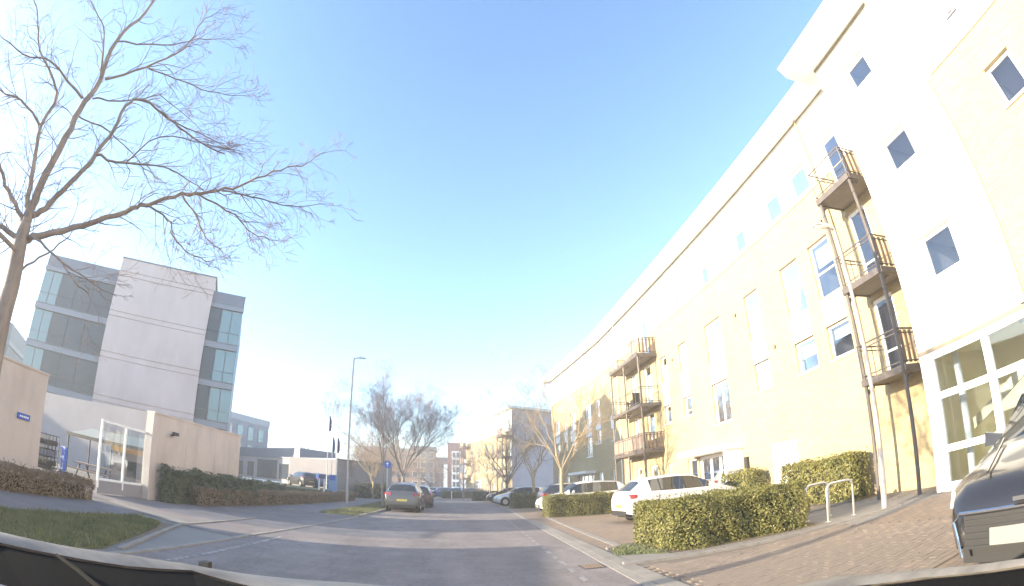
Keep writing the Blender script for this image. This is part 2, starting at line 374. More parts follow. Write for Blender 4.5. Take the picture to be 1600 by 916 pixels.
# kerbs: stones laid end to end
kerb = bpy.data.objects.new('kerb', None); COL.objects.link(kerb); WORLD['kerb'] = Matrix.Identity(4); kerb['kind'] = 'structure'
y = 3.0
while y < 46:
    y2 = y + 0.9
    mb = MB(); a, b = kx(KR, y), kx(KR, y2 - 0.012)
    mb.hexa([(a, y, 0), (a + .15, y, 0), (b + .15, y2 - .012, 0), (b, y2 - .012, 0), (a, y, .016), (a + .15, y, .02), (b + .15, y2 - .012, .02), (b, y2 - .012, .016)])
    mb.build('kerbstone', M_['kerb'], kerb); y = y2
def strip(name, pts, wid, z0, z1, m, gap=0.0, seg=0.9, parent=None):
    """a line of flush stones along a polyline, each a piece"""
    for p, q in zip(pts, pts[1:]):
        p, q = Vector(p), Vector(q); L = (q - p).length; n = max(1, round(L / seg)); t = (q - p) / L; nn = Vector((-t.y, t.x)) * wid / 2
        for i in range(n):
            a = p + t * (L * i / n + gap / 2); b = p + t * (L * (i + 1) / n - gap / 2)
            mb = MB(); mb.hexa([(*(a + nn), z0), (*(a - nn), z0), (*(b - nn), z0), (*(b + nn), z0), (*(a + nn), z1), (*(a - nn), z1), (*(b - nn), z1), (*(b + nn), z1)])
            mb.build(name, m, parent)
strip('kerbstone', [(-4.04, 3.5), (-4.02, 9.9), (-3.44, 19.4)], 0.12, 0, 0.022, M_['kerb'], 0.012, parent=kerb)
strip('kerbstone', [(-3.44, 19.4), (-3.1, 30), (-3.2, 40)], 0.13, 0, 0.07, M_['kerb'], 0.012, 1.2, parent=kerb)
strip('edging_stone', [(-4.22, 5.6), (-5.48, 9.45), (-5.49, 13.9)], 0.09, 0, 0.03, M_['kerb'], 0.01, parent=kerb)
strip('edging_stone', [(-8.78, 13.5), (-8.38, 19.55), (-6.3, 19.5), (-5.2, 19.35), (-3.5, 19.42)], 0.12, 0, 0.03, M_['kerb'], 0.012, parent=kerb)
strip('edging_stone', [(2.62, 7.32), (3.3, 7.27), (6.6, 6.93), (8.4, 6.75)], 0.12, 0, 0.05, M_['kerb'], 0.012, parent=kerb)
strip('channel_stone', [(3.38, 9.6), (3.58, 12.5), (3.92, 17.2), (4.3, 22)], 0.16, 0, 0.018, M_['kerb'], 0.012, parent=kerb)
strip('edging_stone', [(3.0, 9.3), (10.4, 9.6)], 0.1, 0, 0.05, M_['kerb'], 0.012, parent=kerb)
ed = MB()
for a, b in zip(ys[1:8], ys[2:9]): ed.hexa([(kx(KR, a) + .152, a, .0), (kx(KR, a) + .40, a, .0), (kx(KR, b) + .40, b, .0), (kx(KR, b) + .152, b, .0), (kx(KR, a) + .152, a, .0225), (kx(KR, a) + .40, a, .0225), (kx(KR, b) + .40, b, .0225), (kx(KR, b) + .152, b, .0225)])
struct(ed.build('paving_margin', M_['slab']))
# strip of setts beside the drive mouth, sunlight put in as paler colour
struct(sheet('sett_strip', [[(-8.2, 10.3), (-5.5, 9.5), (-5.52, 10.0), (-8.35, 10.85)]], 0.014, M_['slab']))
# road markings: white edge line on the left, worn dashes on the right
ml = MB()
for a, b in ((4.2, 5.2), (5.2, 7.4), (7.4, 10.4)): ml.face([(-3.56, a, .011), (-3.46, a, .011), (-3.44, b, .011), (-3.54, b, .011)])
o = ml.build('road_line', M_['line']); struct(o)
for i in range(20):
    y = 5.6 + i * 0.75
    x = 1.74 + 0.047 * (y - 5.6)
    ml = MB(); ml.face([(x - .045, y, .011), (x + .045, y, .011), (x + .065, y + .42, .011), (x - .025, y + .42, .011)])
    struct(ml.build('road_dash', M_['line']))
ml = MB(); ml.face([(-3.75, 19.3, .011), (-3.45, 19.3, .011), (-2.3, 23.6, .011), (-2.4, 23.6, .011)]); struct(ml.build('bay_line', M_['line']))
# gully grate by the kerb
gu = MB(); gu.box(2.02, 2.36, 7.28, 7.72, 0.004, 0.012); gr = gu.build('gully', M_['trim']); tag(gr, 'rusty gully grate set in the road beside the right kerb', 'drain')
for i in range(6):
    b = MB(); b.box(2.05 + i * .05, 2.075 + i * .05, 7.31, 7.69, .012, .018); b.build('bar', M_['timber'], gr)

# ------------------------------------------------------------------ facades
def wall_holes(mb, F, s0, s1, z0, z1, holes, depth=0.16, m=0):
    S = sorted({s0, s1, *[min(max(h[i], s0), s1) for h in holes for i in (0, 1)]})
    Z = sorted({z0, z1, *[min(max(h[i], z0), z1) for h in holes for i in (2, 3)]})
    for a, b in zip(S, S[1:]):
        for c, d in zip(Z, Z[1:]):
            x, z = (a + b) / 2, (c + d) / 2
            if any(h[0] < x < h[1] and h[2] < z < h[3] for h in holes): continue
            mb.face([F.pt(a, 0, c), F.pt(b, 0, c), F.pt(b, 0, d), F.pt(a, 0, d)], m)
    for h in holes:
        a, b, c, d = max(h[0], s0), min(h[1], s1), max(h[2], z0), min(h[3], z1)
        if a >= b or c >= d: continue
        mb.face([F.pt(a, 0, c), F.pt(a, -depth, c), F.pt(a, -depth, d), F.pt(a, 0, d)], m)
        mb.face([F.pt(b, 0, c), F.pt(b, -depth, c), F.pt(b, -depth, d), F.pt(b, 0, d)], m)
        if h[2] >= z0: mb.face([F.pt(a, 0, c), F.pt(b, 0, c), F.pt(b, -depth, c), F.pt(a, -depth, c)], m)
        if h[3] <= z1: mb.face([F.pt(a, 0, d), F.pt(b, 0, d), F.pt(b, -depth, d), F.pt(a, -depth, d)], m)

def window(P, F, s0, s1, z0, z1, cols=1, rows=(), depth=0.15, fw=0.07, blind=0.0, glass='glass', room='room', name='window', frame='upvc', lintel=True, sill=True, rd=2.0, mw=0.05):
    """frame with mullions (one part), each pane, blind and sill a sub-part of it"""
    f = MB(); d0, d1 = -depth, -depth + 0.06
    f.fbox(F, s0, s0 + fw, d0, d1, z0, z1); f.fbox(F, s1 - fw, s1, d0, d1, z0, z1)
    f.fbox(F, s0 + fw, s1 - fw, d0, d1, z0, z0 + fw); f.fbox(F, s0 + fw, s1 - fw, d0, d1, z1 - fw, z1)
    xs = [s0 + fw]; wdt = s1 - s0 - 2 * fw
    for i in range(1, cols): xs += [s0 + fw + wdt * i / cols - mw / 2, s0 + fw + wdt * i / cols + mw / 2]
    xs.append(s1 - fw)
    zs = [z0 + fw]
    for r in rows: zz = z0 + (z1 - z0) * r; zs += [zz - mw / 2, zz + mw / 2]
    zs.append(z1 - fw)
    for i in range(1, len(xs) - 1, 2): f.fbox(F, xs[i], xs[i + 1], d0, d1, z0 + fw, z1 - fw)
    for k in range(1, len(zs) - 1, 2):
        for i in range(0, len(xs), 2): f.fbox(F, xs[i], xs[i + 1], d0, d1, zs[k], zs[k + 1])
    w_ = f.build(name, M_[frame], P)
    for i in range(0, len(xs), 2):
        for k in range(0, len(zs), 2):
            g = MB(); g.fbox(F, xs[i], xs[i + 1], d0 + .02, d0 + .03, zs[k], zs[k + 1]); g.build('pane', M_[glass], w_)
    if room:
        b = MB(); q = F.pt
        for c in ([(s0, -rd, z0), (s1, -rd, z0), (s1, -rd, z1), (s0, -rd, z1)], [(s0, d0, z0), (s0, -rd, z0), (s0, -rd, z1), (s0, d0, z1)], [(s1, d0, z0), (s1, -rd, z0), (s1, -rd, z1), (s1, d0, z1)],
                  [(s0, d0, z0), (s1, d0, z0), (s1, -rd, z0), (s0, -rd, z0)], [(s0, d0, z1), (s1, d0, z1), (s1, -rd, z1), (s0, -rd, z1)]):
            b.face([q(*p) for p in c])
        b.build('room', M_[room], w_)
    if blind:
        b = MB(); b.fbox(F, s0 + .02, s1 - .02, d0 - .16, d0 - .14, z1 - (z1 - z0) * blind, z1 - .01); b.build('blind', M_['blind'], w_)
    if sill:
        b = MB(); b.fbox(F, s0 - .04, s1 + .04, -0.01, 0.05, z0 - .05, z0); b.build('sill', M_['upvc'], w_)
    if lintel:
        b = MB(); b.fbox(F, s0 - .05, s1 + .05, -.008, .015, z1 + .0, z1 + .022); b.build('lintel', M_['lead'], w_)
    return w_

def panel(P, F, s0, s1, z0, z1, d=0.0, name='spandrel_panel', m='upvc', t=.05):
    b = MB(); b.fbox(F, s0, s1, d - t, d, z0, z1); return b.build(name, M_[m], P)

# ---- apartment block on the right: long wing
apt = thing('apartment_building', 'long buff brick and white apartment block with steel balconies on the right', 'building', (10.7, 20, 0))
FA = Frame(10.7, 0, 0, 1, (-1, 0))
FB = Frame(10.7, 33, -0.058, 1, (-1, -0.058))
ZB, ZT = 9.15, 11.6
wins = []   # s0,s1,z0,z1,cols,rows,blind,(panel below to z)
for (a, b) in ((16.47, 17.8),): wins += [('A', a, b, 5.85, 7.58, 2, (.5,), 0), ('A', a, b, 3.32, 5.0, 2, (), 0)]
for (a, b, bl) in ((13.62, 14.55, .8), (11.12, 12.12, .5), (9.5, 10.5, .4)):
    wins += [('A', a, b, 5.85, 7.6, 1, (.45,), bl), ('A', a, b, 4.0, 5.0, 1, (), bl)]
wins += [('A', 19.7, 20.5, 6.2, 7.55, 1, (), 0), ('A', 19.7, 20.5, 4.1, 5.0, 1, (.3,), .4), ('A', 21.92, 22.65, 6.2, 7.5, 1, (), 0), ('A', 21.92, 22.65, 4.1, 5.0, 1, (), .7)]
wins += [('A', 30.3, 31.1, 5.9, 7.5, 1, (), 0), ('A', 30.3, 31.1, 4.2, 5.0, 1, (), 0)]
for a, b in ((7.85, 8.5),): pass
TOPW = [(9.5, 10.45, 9.28, 10.2, 0), (11.17, 12.1, 9.3, 10.2, .6), (13.63, 14.5, 9.3, 10.17, 0), (16.74, 17.55, 9.25, 10.12, 0), (19.78, 20.45, 9.25, 10.1, .5), (21.95, 22.6, 9.25, 10.05, 0), (32.1, 32.75, 9.25, 10.0, 0)]
for a, b, c, d, bl in TOPW: wins.append(('A', a, b, c, d, 1, (), bl))
wins += [('A', 21.98, 22.7, 1.0, 2.1, 1, (), 0), ('A', 19.67, 20.55, .9, 2.12, 1, (), .0), ('A', 30.5, 31.4, 1.0, 2.3, 1, (), 0)]
wins += [('B', 0.3, 1.3, 6.0, 7.5, 1, (.5,), 0), ('B', .3, 1.3, 4.3, 5.3, 1, (), 0), ('B', 2.2, 3.5, 5.9, 7.55, 1, (.5,), 0), ('B', 2.2, 3.5, 3.5, 5.0, 1, (), 0),
         ('B', 6.0, 7.4, 6.0, 7.5, 1, (.5,), 0), ('B', 6.0, 7.4, 4.3, 5.1, 1, (), 0), ('B', 8.3, 9.2, 6.2, 7.4, 1, (), 0), ('B', 8.3, 9.2, 4.5, 5.2, 1, (), 0), ('B', 10.6, 12.0, 6.3, 7.4, 1, (), .4), ('B', 10.6, 12.0, 4.5, 5.3, 1, (), .4)]
for a, b in ((-.2, .5), (3.2, 3.9), (6.3, 7.0), (8.4, 9.1), (11.4, 12.1)): wins.append(('B', a if a > 0 else .08, b, 9.3, 10.1, 1, (), 0))
wins += [('B', .3, 1.2, 1.0, 2.25, 1, (), 0), ('B', 8.2, 9.2, .9, 2.2, 1, (), 0), ('B', 11.2, 12.0, .9, 2.2, 1, (), 0)]
FR = {'A': FA, 'B': FB}
holes = {'A': [x[1:5] for x in wins if x[0] == 'A'], 'B': [x[1:5] for x in wins if x[0] == 'B']}
PANELS = [('A', 16.47, 17.8, 5.0, 5.85), ('A', 13.62, 14.55, 5.0, 5.85), ('A', 11.12, 12.12, 5.0, 5.85), ('A', 9.5, 10.5, 5.0, 5.85), ('A', 19.7, 20.5, 5.0, 6.2), ('A', 21.92, 22.65, 5.0, 6.2), ('A', 30.3, 31.1, 5.0, 5.9),
          ('B', .3, 1.3, 5.3, 6.0), ('B', 2.2, 3.5, 5.0, 5.9), ('B', 6.0, 7.4, 5.1, 6.0), ('B', 8.3, 9.2, 5.2, 6.2), ('B', 10.6, 12.0, 5.3, 6.3)]
# balcony doors, entrance porch openings
FL = (2.92, 5.30, 7.93)          # balcony floor tops
BDOOR = [('A', 7.72, 8.5), ('A', 24.0, 25.0), ('A', 26.2, 27.0)]
for fr, a, b in BDOOR:
    for k, z in enumerate(FL): holes[fr].append((a, b, z + .02, (5.02, 7.62, 10.2)[k]))
    if a > 20: holes[fr].append((a, b, .06, 2.15))
holes['A'].append((16.15, 19.5, .0, 2.15)); holes['B'].append((1.9, 5.6, 0, 2.2))
holes['A'].append((12.7, 14.1, 0, 2.05))
for nm, z0, z1, mt in (('wall', 0, ZB, 'brick'), ('upper_wall', ZB, ZT + .4, 'render')):
    mb = MB()
    d0 = 0
    wall_holes(mb, FA, 6.5, 33, z0, z1, holes['A']); wall_holes(mb, FB, 0, 13.3, z0, z1, holes['B'])
    mb.build(nm, M_[mt], apt)
mb = MB(); mb.fbox(FA, 6.5, 33.05, .002, .02, ZB - .015, ZB + .02); mb.fbox(FB, 0.05, 13.3, .002, .02, ZB - .015, ZB + .02); mb.build('bead', M_['lead'], apt)
# back, gable, roof
e = FB.pt(13.3, 0, 0); e2 = FB.pt(13.3, -12, 0)
mb = MB(); mb.face([(e[0], e[1], 0), (e2[0], e2[1], 0), (e2[0], e2[1], ZT + .4), (e[0], e[1], ZT + .4)]); mb.build('gable_wall', M_['gable'], apt)
mb = MB(); mb.face([(22.7, -14, 0), (22.7, 46, 0), (22.7, 46, 12), (22.7, -14, 12)]); mb.build('rear_wall', M_['brick'], apt)
mb = MB()
q = FB.pt
mb.hexa([(10.0, 6.45, ZT), (9.98, 33, ZT), (22.9, 33, ZT), (22.9, 6.45, ZT), (9.9, 6.45, ZT + .3), (9.88, 33, ZT + .3), (22.9, 33, ZT + 1.0), (22.9, 6.45, ZT + 1.0)])
a0, a1 = q(0, .72, 0), q(14.0, .75, 0)
mb.hexa([(9.98, 33.004, ZT), (a1[0], a1[1], ZT), (22, a1[1] + .4, ZT), (22.9, 33.004, ZT), (9.88, 33.004, ZT + .3), (a1[0] - .1, a1[1], ZT + .3), (22, a1[1] + .4, ZT + 1), (22.9, 33.004, ZT + 1)])
mb.build('roof', M_['eave'], apt)
mb = MB(); mb.fbox(FA, 6.5, 33, 0.002, .03, ZT - .03, ZT - .002); mb.fbox(FB, 0.02, 13.3, .002, .03, ZT - .03, ZT - .002); mb.build('soffit_trim', M_['lead'], apt)
for wv in wins:
    fr, a, b, c, d, cols, rows, bl = wv
    window(apt, FR[fr], a, b, c, d, cols, rows, blind=bl, sill=(c not in (5.85, 5.9, 6.0, 6.2, 6.3)), lintel=(d > 5.3 or d < 2.4 or c < 4.2))
for fr, a, b, c, d in PANELS: panel(apt, FR[fr], a, b, c, d, .008)
for fr, a, b in BDOOR:
    for k, z in enumerate(FL): window(apt, FR[fr], a, b, z + .02, (5.02, 7.62, 10.2)[k], 1, (.32,), name='balcony_door', sill=False, fw=.09)
    if a > 20: window(apt, FR[fr], a, b, .06, 2.15, 1, (.3,), name='patio_door', sill=False, fw=.09)
# entrance porch with glazed doors
window(apt, FA, 16.15, 19.5, 0.02, 2.15, 4, (.12,), name='entrance_screen', sill=False, lintel=False, fw=.13, mw=.13, rd=1.6)
b = MB(); b.fbox(FA, 15.9, 19.75, -.02, .9, 2.18, 2.42); b.build('porch_canopy', M_['eave'], apt)
b = MB(); b.fbox(FA, 15.95, 16.1, 0.01, .8, 0, 2.18); b.build('porch_post', M_['upvc'], apt)
b = MB(); b.fbox(FA, 15.55, 15.75, .004, .12, 1.35, 1.8); b.build('wall_lantern', M_['trim'], apt)
window(apt, FB, 1.9, 5.6, .02, 2.2, 4, (.15,), name='entrance_screen', sill=False, lintel=False, fw=.12, mw=.1, rd=1.2)
b = MB(); b.fbox(FB, 1.7, 5.9, -.02, .8, 2.22, 2.42); b.build('porch_canopy', M_['eave'], apt)
# white service door with louvre
d_ = MB(); d_.fbox(FA, 12.7, 14.1, -.06, -.01, .02, 2.05); dd = d_.build('service_door', M_['upvc'], apt)
for k in range(6):
    b = MB(); b.fbox(FA, 12.85, 13.95, -.012, .006, 1.02 + k * .055, 1.055 + k * .055); b.build('louvre_slat', M_['galv'], dd)
for yv, zv in ((15.25, 7.1), (13.15, 5.2), (21.2, 7.0)):
    b = MB(); b.fbox(FA, yv - .05, yv + .05, 0.002, .06, zv, zv + .12); b.build('wall_vent', M_['leafB'], apt)
# drainpipes
for yv in (9.05, 29.2):
    b = MB(); b.tube([(10.62, yv, 0), (10.62, yv, ZT)], .035, 8); b.build('drainpipe', M_['brick'] if yv < 20 else M_['upvc'], apt)

def balcony(P, F, s0, s1, z, dep, posts, boards=(), side_boards=False, first=False, mesh=True):
    """one balcony is a part: floor slab mesh, with its rails, posts and boards as sub-parts"""
    b = MB(); b.fbox(F, s0, s1, 0.01, dep, z - .12, z); slab = b.build('balcony', M_['balcony'], P)
    b = MB(); b.fbox(F, s0 - .02, s1 + .02, dep + .002, dep + .05, z - .15, z + .01); b.fbox(F, s0 - .045, s0 - .002, .02, dep, z - .15, z + .01); b.fbox(F, s1 + .002, s1 + .045, .02, dep, z - .15, z + .01); b.build('edge_beam', M_['steel'], slab)
    r = MB(); zt = z + .86
    for h in (zt, zt - .1, z + .1):
        t = .018 if h != zt else .025
        r.tube([F.pt(s0, .02, h), F.pt(s0, dep, h), F.pt(s1, dep, h), F.pt(s1, .02, h)], t, 5)
    r.build('handrail', M_['steel'], slab)
    n = max(2, round((s1 - s0) / .8))
    for i in range(n + 1):
        s = s0 + (s1 - s0) * i / n
        u = MB(); u.tube([F.pt(s, dep, z), F.pt(s, dep, zt)], .016, 5); u.build('baluster', M_['steel'], slab)
    for s in (s0, s1):
        u = MB(); u.tube([F.pt(s, dep * .45, z), F.pt(s, dep * .45, zt)], .012, 5); u.build('baluster', M_['steel'], slab)
    for s in boards:
        u = MB(); u.fbox(F, s - .15, s + .15, dep - .03, dep - .01, z + .06, zt - .03); u.build('board', M_['oldtimber'], slab)
    if side_boards:
        for k in range(5):
            d = .08 + k * (dep - .1) / 5
            u = MB(); u.fbox(F, s0 + .01, s0 + .03, d, d + (dep - .1) / 5 - .09, z + .06, zt - .03); u.build('board', M_['timber'], slab)
    # curved brackets under the slab at each post
    for s in posts:
        br = MB(); pts = []
        for k in range(6):
            a = k / 5 * math.pi / 2
            pts.append(F.pt(s, dep - .02 - .34 * (1 - math.cos(a)), z - .55 + .36 * math.sin(a)))
        br.tube(pts, [.05, .045, .04, .04, .04, .035], 5); br.build('bracket', M_['steel'], slab)
    return slab
for k, z in enumerate(FL):
    balcony(apt, FA, 7.05, 8.45, z, 1.1, (7.1, 8.4), side_boards=True)
for s in (7.1, 8.4):
    b = MB(); b.tube([FA.pt(s, 1.06, 0), FA.pt(s, 1.06, FL[2] + .02)], .05, 10); b.build('balcony_post', M_['steel'], apt)
for k, z in enumerate(FL):
    nb = [23.2 + .33 * i for i in range(14)] if k == 0 else ([23.2 + .33 * i for i in range(4)] if k == 2 else [])
    balcony(apt, FA, 23.0, 27.6, z, 1.1, (23.1, 25.3, 27.5), boards=nb, side_boards=(k != 1))
for s in (23.1, 25.3, 27.5):
    b = MB(); b.tube([FA.pt(s, 1.06, 0), FA.pt(s, 1.06, FL[2] + .02)], .05, 10); b.build('balcony_post', M_['steel'], apt)
for z in FL:   # stack on the far gable
    FG = Frame(e[0], e[1], 1, .058, (-.058, 1)); balcony(apt, FG, .4, 2.6, z, 1.2, (.5, 2.5), boards=[.6 + .33 * i for i in range(6)])
for z in (FL[1],):
    b = MB(); b.fbox(FA, 24.6, 25.0, .5, .9, z + .01, z + .5); b.fbox(FA, 24.6, 24.68, .5, .9, z + .5, z + .85); o = b.build('balcony_chair', M_['trim']); tag(o, 'dark chair left on the middle balcony of the far stack', 'chair')
    b = MB()
    b.prism([(FA.pt(26.2 + .25 * math.cos(t), .6 + .25 * math.sin(t), 0))[:2] for t in [i * math.pi / 4 for i in range(8)]], z + .5, z + .55); b.fbox(FA, 26.17, 26.23, .57, .63, z + .01, z + .5)
    o = b.build('balcony_table', M_['trim']); tag(o, 'small dark round table on the middle balcony of the far stack', 'table')

# ---- entrance block at the right edge, one step forward of the wing
blk = thing('entrance_block', 'tall white rendered stair block numbered 1 with glazed lobby at its foot', 'building', (9.5, 3, 0))
FC = Frame(9.5, 0, 0, 1, (-1, 0))
BW = [(4.74, 5.6, 9.45, 10.22), (4.74, 5.62, 6.93, 7.77), (4.7, 5.62, 4.3, 5.25), (1.42, 2.18, 6.3, 7.22), (1.42, 2.18, 3.85, 4.75), (-2.6, -1.7, 6.3, 7.22)]
hs = list(BW) + [(.9, 6.28, .04, 2.88)]
mb = MB(); wall_holes(mb, FC, 3.6, 6.5, 0, 11.3, hs); wall_holes(mb, FC, -10, 3.6, 8.12, 11.3, hs); wall_holes(mb, FC, .6, 3.6, 0, 3.0, hs)
mb.face([(9.5, 6.5, 0), (10.7, 6.5, 0), (10.7, 6.5, 11.3), (9.5, 6.5, 11.3)]); mb.build('rendered_wall', M_['render'], blk)
mb = MB(); wall_holes(mb, FC, .6, 3.6, 3.0, 8.12, hs); wall_holes(mb, FC, -10, .6, 0, 8.12, hs); mb.build('brick_wall', M_['brick'], blk)
mb = MB(); mb.fbox(FC, -10, 3.4, .002, .02, 8.10, 8.13); mb.fbox(FC, .5, 6.5, .002, .035, 2.92, 3.0); mb.build('bead', M_['lead'], blk)
b = MB(); b.tube([(9.42, 3.58, 3.0), (9.42, 3.58, 11.0)], .06, 8); b.build('drainpipe', M_['upvc'], blk)
mb = MB(); mb.hexa([(8.85, 3.75, 11.1), (8.85, 7.05, 11.1), (15, 7.05, 11.1), (15, 3.75, 11.1), (8.7, 3.75, 11.55), (8.7, 7.15, 11.55), (15, 7.15, 12.9), (15, 3.75, 12.9)])
mb.hexa([(9.1, -10, 11.6), (9.1, 3.74, 11.6), (15, 3.74, 11.6), (15, -10, 11.6), (9.0, -10, 12.0), (9.0, 3.74, 12.0), (15, 3.74, 13), (15, -10, 13)])
mb.build('roof', M_['eave'], blk)
mb = MB(); mb.fbox(FC, 3.75, 6.5, .002, .03, 11.03, 11.098); mb.build('soffit_trim', M_['lead'], blk)
for a, b_, c, d in BW: window(blk, FC, a, b_, c, d, 1, (), room='room', fw=.08)
window(blk, FC, .9, 6.28, .04, 2.88, 1, (), name='lobby_glazing', sill=False, lintel=False, fw=.15, room=None, glass='glass') if False else None
# lobby glazing: a grid of white bars, each pane its own piece
g = MB(); zz = (.04, .19, .82, .96, 1.92, 2.06, 2.76, 2.9); ss = (.9, 1.05, 2.98, 3.14, 4.62, 4.78, 6.13, 6.3)
for i in range(0, 8, 2): g.fbox(FC, ss[i], ss[i + 1], -.1, .03, .04, 2.9)
for i in range(0, 8, 2):
    for k in range(1, 7, 2): g.fbox(FC, ss[k], ss[k + 1], -.1, .02, zz[i], zz[i + 1])
lg = g.build('lobby_glazing', M_['upvc'], blk)
for k in range(1, 7, 2):
    for i in range(1, 7, 2):
        b = MB(); b.fbox(FC, ss[k], ss[k + 1], -.05, -.04, zz[i], zz[i + 1]); b.build('pane', M_['glass'], lg)
b = MB()
for c in ([(9.65, .7, 0.03), (9.65, 6.45, .03), (13, 6.45, .03), (13, .7, .03)], [(9.65, .7, 2.95), (9.65, 6.45, 2.95), (13, 6.45, 2.95), (13, .7, 2.95)], [(13, .7, 0), (13, 6.45, 0), (13, 6.45, 2.95), (13, .7, 2.95)],
          [(9.65, 6.44, 0), (13, 6.44, 0), (13, 6.44, 2.95), (9.65, 6.44, 2.95)], [(9.65, .71, 0), (13, .71, 0), (13, .71, 2.95), (9.65, .71, 2.95)]): b.face(c)
b.build('lobby_interior', M_['lobby'], blk)
b = MB(); b.tube([(10.35, 6.0, .03), (10.35, 6.0, 2.94)], .09, 12); b.build('lobby_column', M_['white'], blk)
b = MB(); b.hexa([(11.2, 6.3, 1.1), (11.3, 6.3, 1.1), (11.3, 3.0, 2.7), (11.2, 3.0, 2.7), (11.2, 6.3, 1.35), (11.3, 6.3, 1.35), (11.3, 3.0, 2.94), (11.2, 3.0, 2.94)]); b.build('stair_string', M_['lobby'], blk)
b = MB(); b.lathe([(0.001, 2.86), (.14, 2.87), (.15, 2.94)], 'z', 16, (10.9, 4.2, 0)); b.build('ceiling_lamp', M_['white'], blk)
# numeral 1 fixed to the upper wall
n1 = MB()
for a, b_, c, d in ((1.93, 2.05, 8.78, 9.75), (1.80, 2.18, 8.72, 8.80)): n1.fbox(FC, a, b_, .01, .05, c, d)
n1.face([FC.pt(2.05, .05, 9.74), FC.pt(2.22, .05, 9.52), FC.pt(2.22, .05, 9.40), FC.pt(2.05, .05, 9.55)])
n1.build('numeral', mat('numeral_slate', (.16, .16, .2), .6), blk)

# ---- second apartment building beyond
ap2 = thing('apartment_building', 'far buff brick apartment block with pale blank gable and corner balconies', 'building', (7.9, 60, 0))
FD = Frame(7.9, 60.2, -.235, .972, (-.972, -.235)); FE = Frame(7.9, 60.2, .972, .235, (.235, -.972))
w2 = []
for s in (3.0, 6.6, 9.4, 13.0, 16.5):
    w2 += [(s, s + .9, 9.3, 10.1), (s, s + .9, 5.8, 7.4), (s, s + .9, 3.6, 4.9), (s, s + .9, .9, 2.1)]
w2 = [x for x in w2 if not (12.5 < x[0] < 15.6 and x[2] < 3)]
dr2 = [(.4, 1.3, FL[k] + .02, (5.02, 7.62, 10.0)[k]) for k in range(3)]
en2 = (12.6, 15.4, .02, 2.6)
for nm, z0, z1, mt in (('wall', 0, 8.6, 'brick'), ('upper_wall', 8.6, 11.3, 'render')):
    mb = MB(); wall_holes(mb, FD, 0, 20.5, z0, z1, w2 + dr2 + [en2]); mb.build(nm, M_[mt], ap2)
mb = MB(); mb.face([FE.pt(0, 0, 0), FE.pt(10, 0, 0), FE.pt(10, 0, 10.6), FE.pt(0, 0, 11.3)]); mb.face([FD.pt(20.5, 0, 0), FD.pt(20.5, -10, 0), FD.pt(20.5, -10, 10.6), FD.pt(20.5, 0, 11.3)])
mb.face([FD.pt(0, -10, 0), FD.pt(20.5, -10, 0), FD.pt(20.5, -10, 10.6), FD.pt(0, -10, 10.6)]); mb.build('gable_wall', M_['gable'], ap2)
mb = MB(); P = FD.pt
mb.hexa([P(-.6, .7, 11.3), P(21, .7, 11.3), P(21, -10.4, 10.6), P(-.6, -10.4, 10.6), P(-.6, .8, 11.6), P(21, .8, 11.6), P(21, -10.4, 10.9), P(-.6, -10.4, 10.9)]); mb.build('roof', M_['eave'], ap2)
for a, b_, c, d in w2: window(ap2, FD, a, b_, c, d, 1, (), blind=random.choice((0, .4, .6)), rd=1.5)
for a, b_, c, d in dr2: window(ap2, FD, a, b_, c, d, 1, (), name='balcony_door', sill=False)
window(ap2, FD, *en2, 3, (.35, .75), name='entrance_screen', sill=False, lintel=False, fw=.1, rd=1)
for s0, s1 in ((.1, 2.3), (17.8, 20.3)):
    for z in FL: balcony(ap2, FD, s0, s1, z, 1.2, (s0 + .1, s1 - .1), boards=[s0 + .2 + .33 * i for i in range(6)])
for s in (.2, 2.2, 17.9, 20.2):
    b = MB(); b.tube([FD.pt(s, 1.15, 0), FD.pt(s, 1.15, 8)], .06, 8); b.build('balcony_post', M_['steel'], ap2)
for s in (6.5,):
    b = MB(); b.tube([FE.pt(s, .05, 0), FE.pt(s, .05, 10.8)], .05, 6); b.build('drainpipe', M_['white'], ap2)

# ---- glass office building with concrete stair tower on the left
K = .95
off = thing('office_building', 'four storey glass office building with tall concrete stair tower', 'building', (-22, 29, 0))
FO = Frame(-29.5 * K, 24.6 * K, .913, .407, (.407, -.913))
kz = lambda z: 1.3 + (z - 1.3) * K
def op(name, s0, s1, d0, d1, z0, z1, m, parent=None):
    b = MB(); b.fbox(FO, s0 * K, s1 * K, d0, d1, kz(z0) if z0 > 0 else 0, kz(z1)); return b.build(name, M_[m], parent or off)
op('core_wall', 0.05, 16.05, -14, -.2, 3.95, 13.3, 'clad')
op('ground_floor_wall', 0.3, 15.6, -13, -.35, 0, 3.95, 'lowwall')
op('parapet', 0, 16.15, -.2, 0.0, 12.55, 13.4, 'clad'); op('parapet_band', -.03, 16.18, -.2, .06, 12.22, 12.52, 'band')
for z0, z1 in ((9.36, 9.76), (6.68, 7.06), (3.95, 4.36)):
    op('floor_band', -.03, 16.18, -.2, .06, z0, z1, 'band'); op('drip_edge', -.05, 16.2, -.2, .09, z1 + .005, z1 + .05, 'clad')
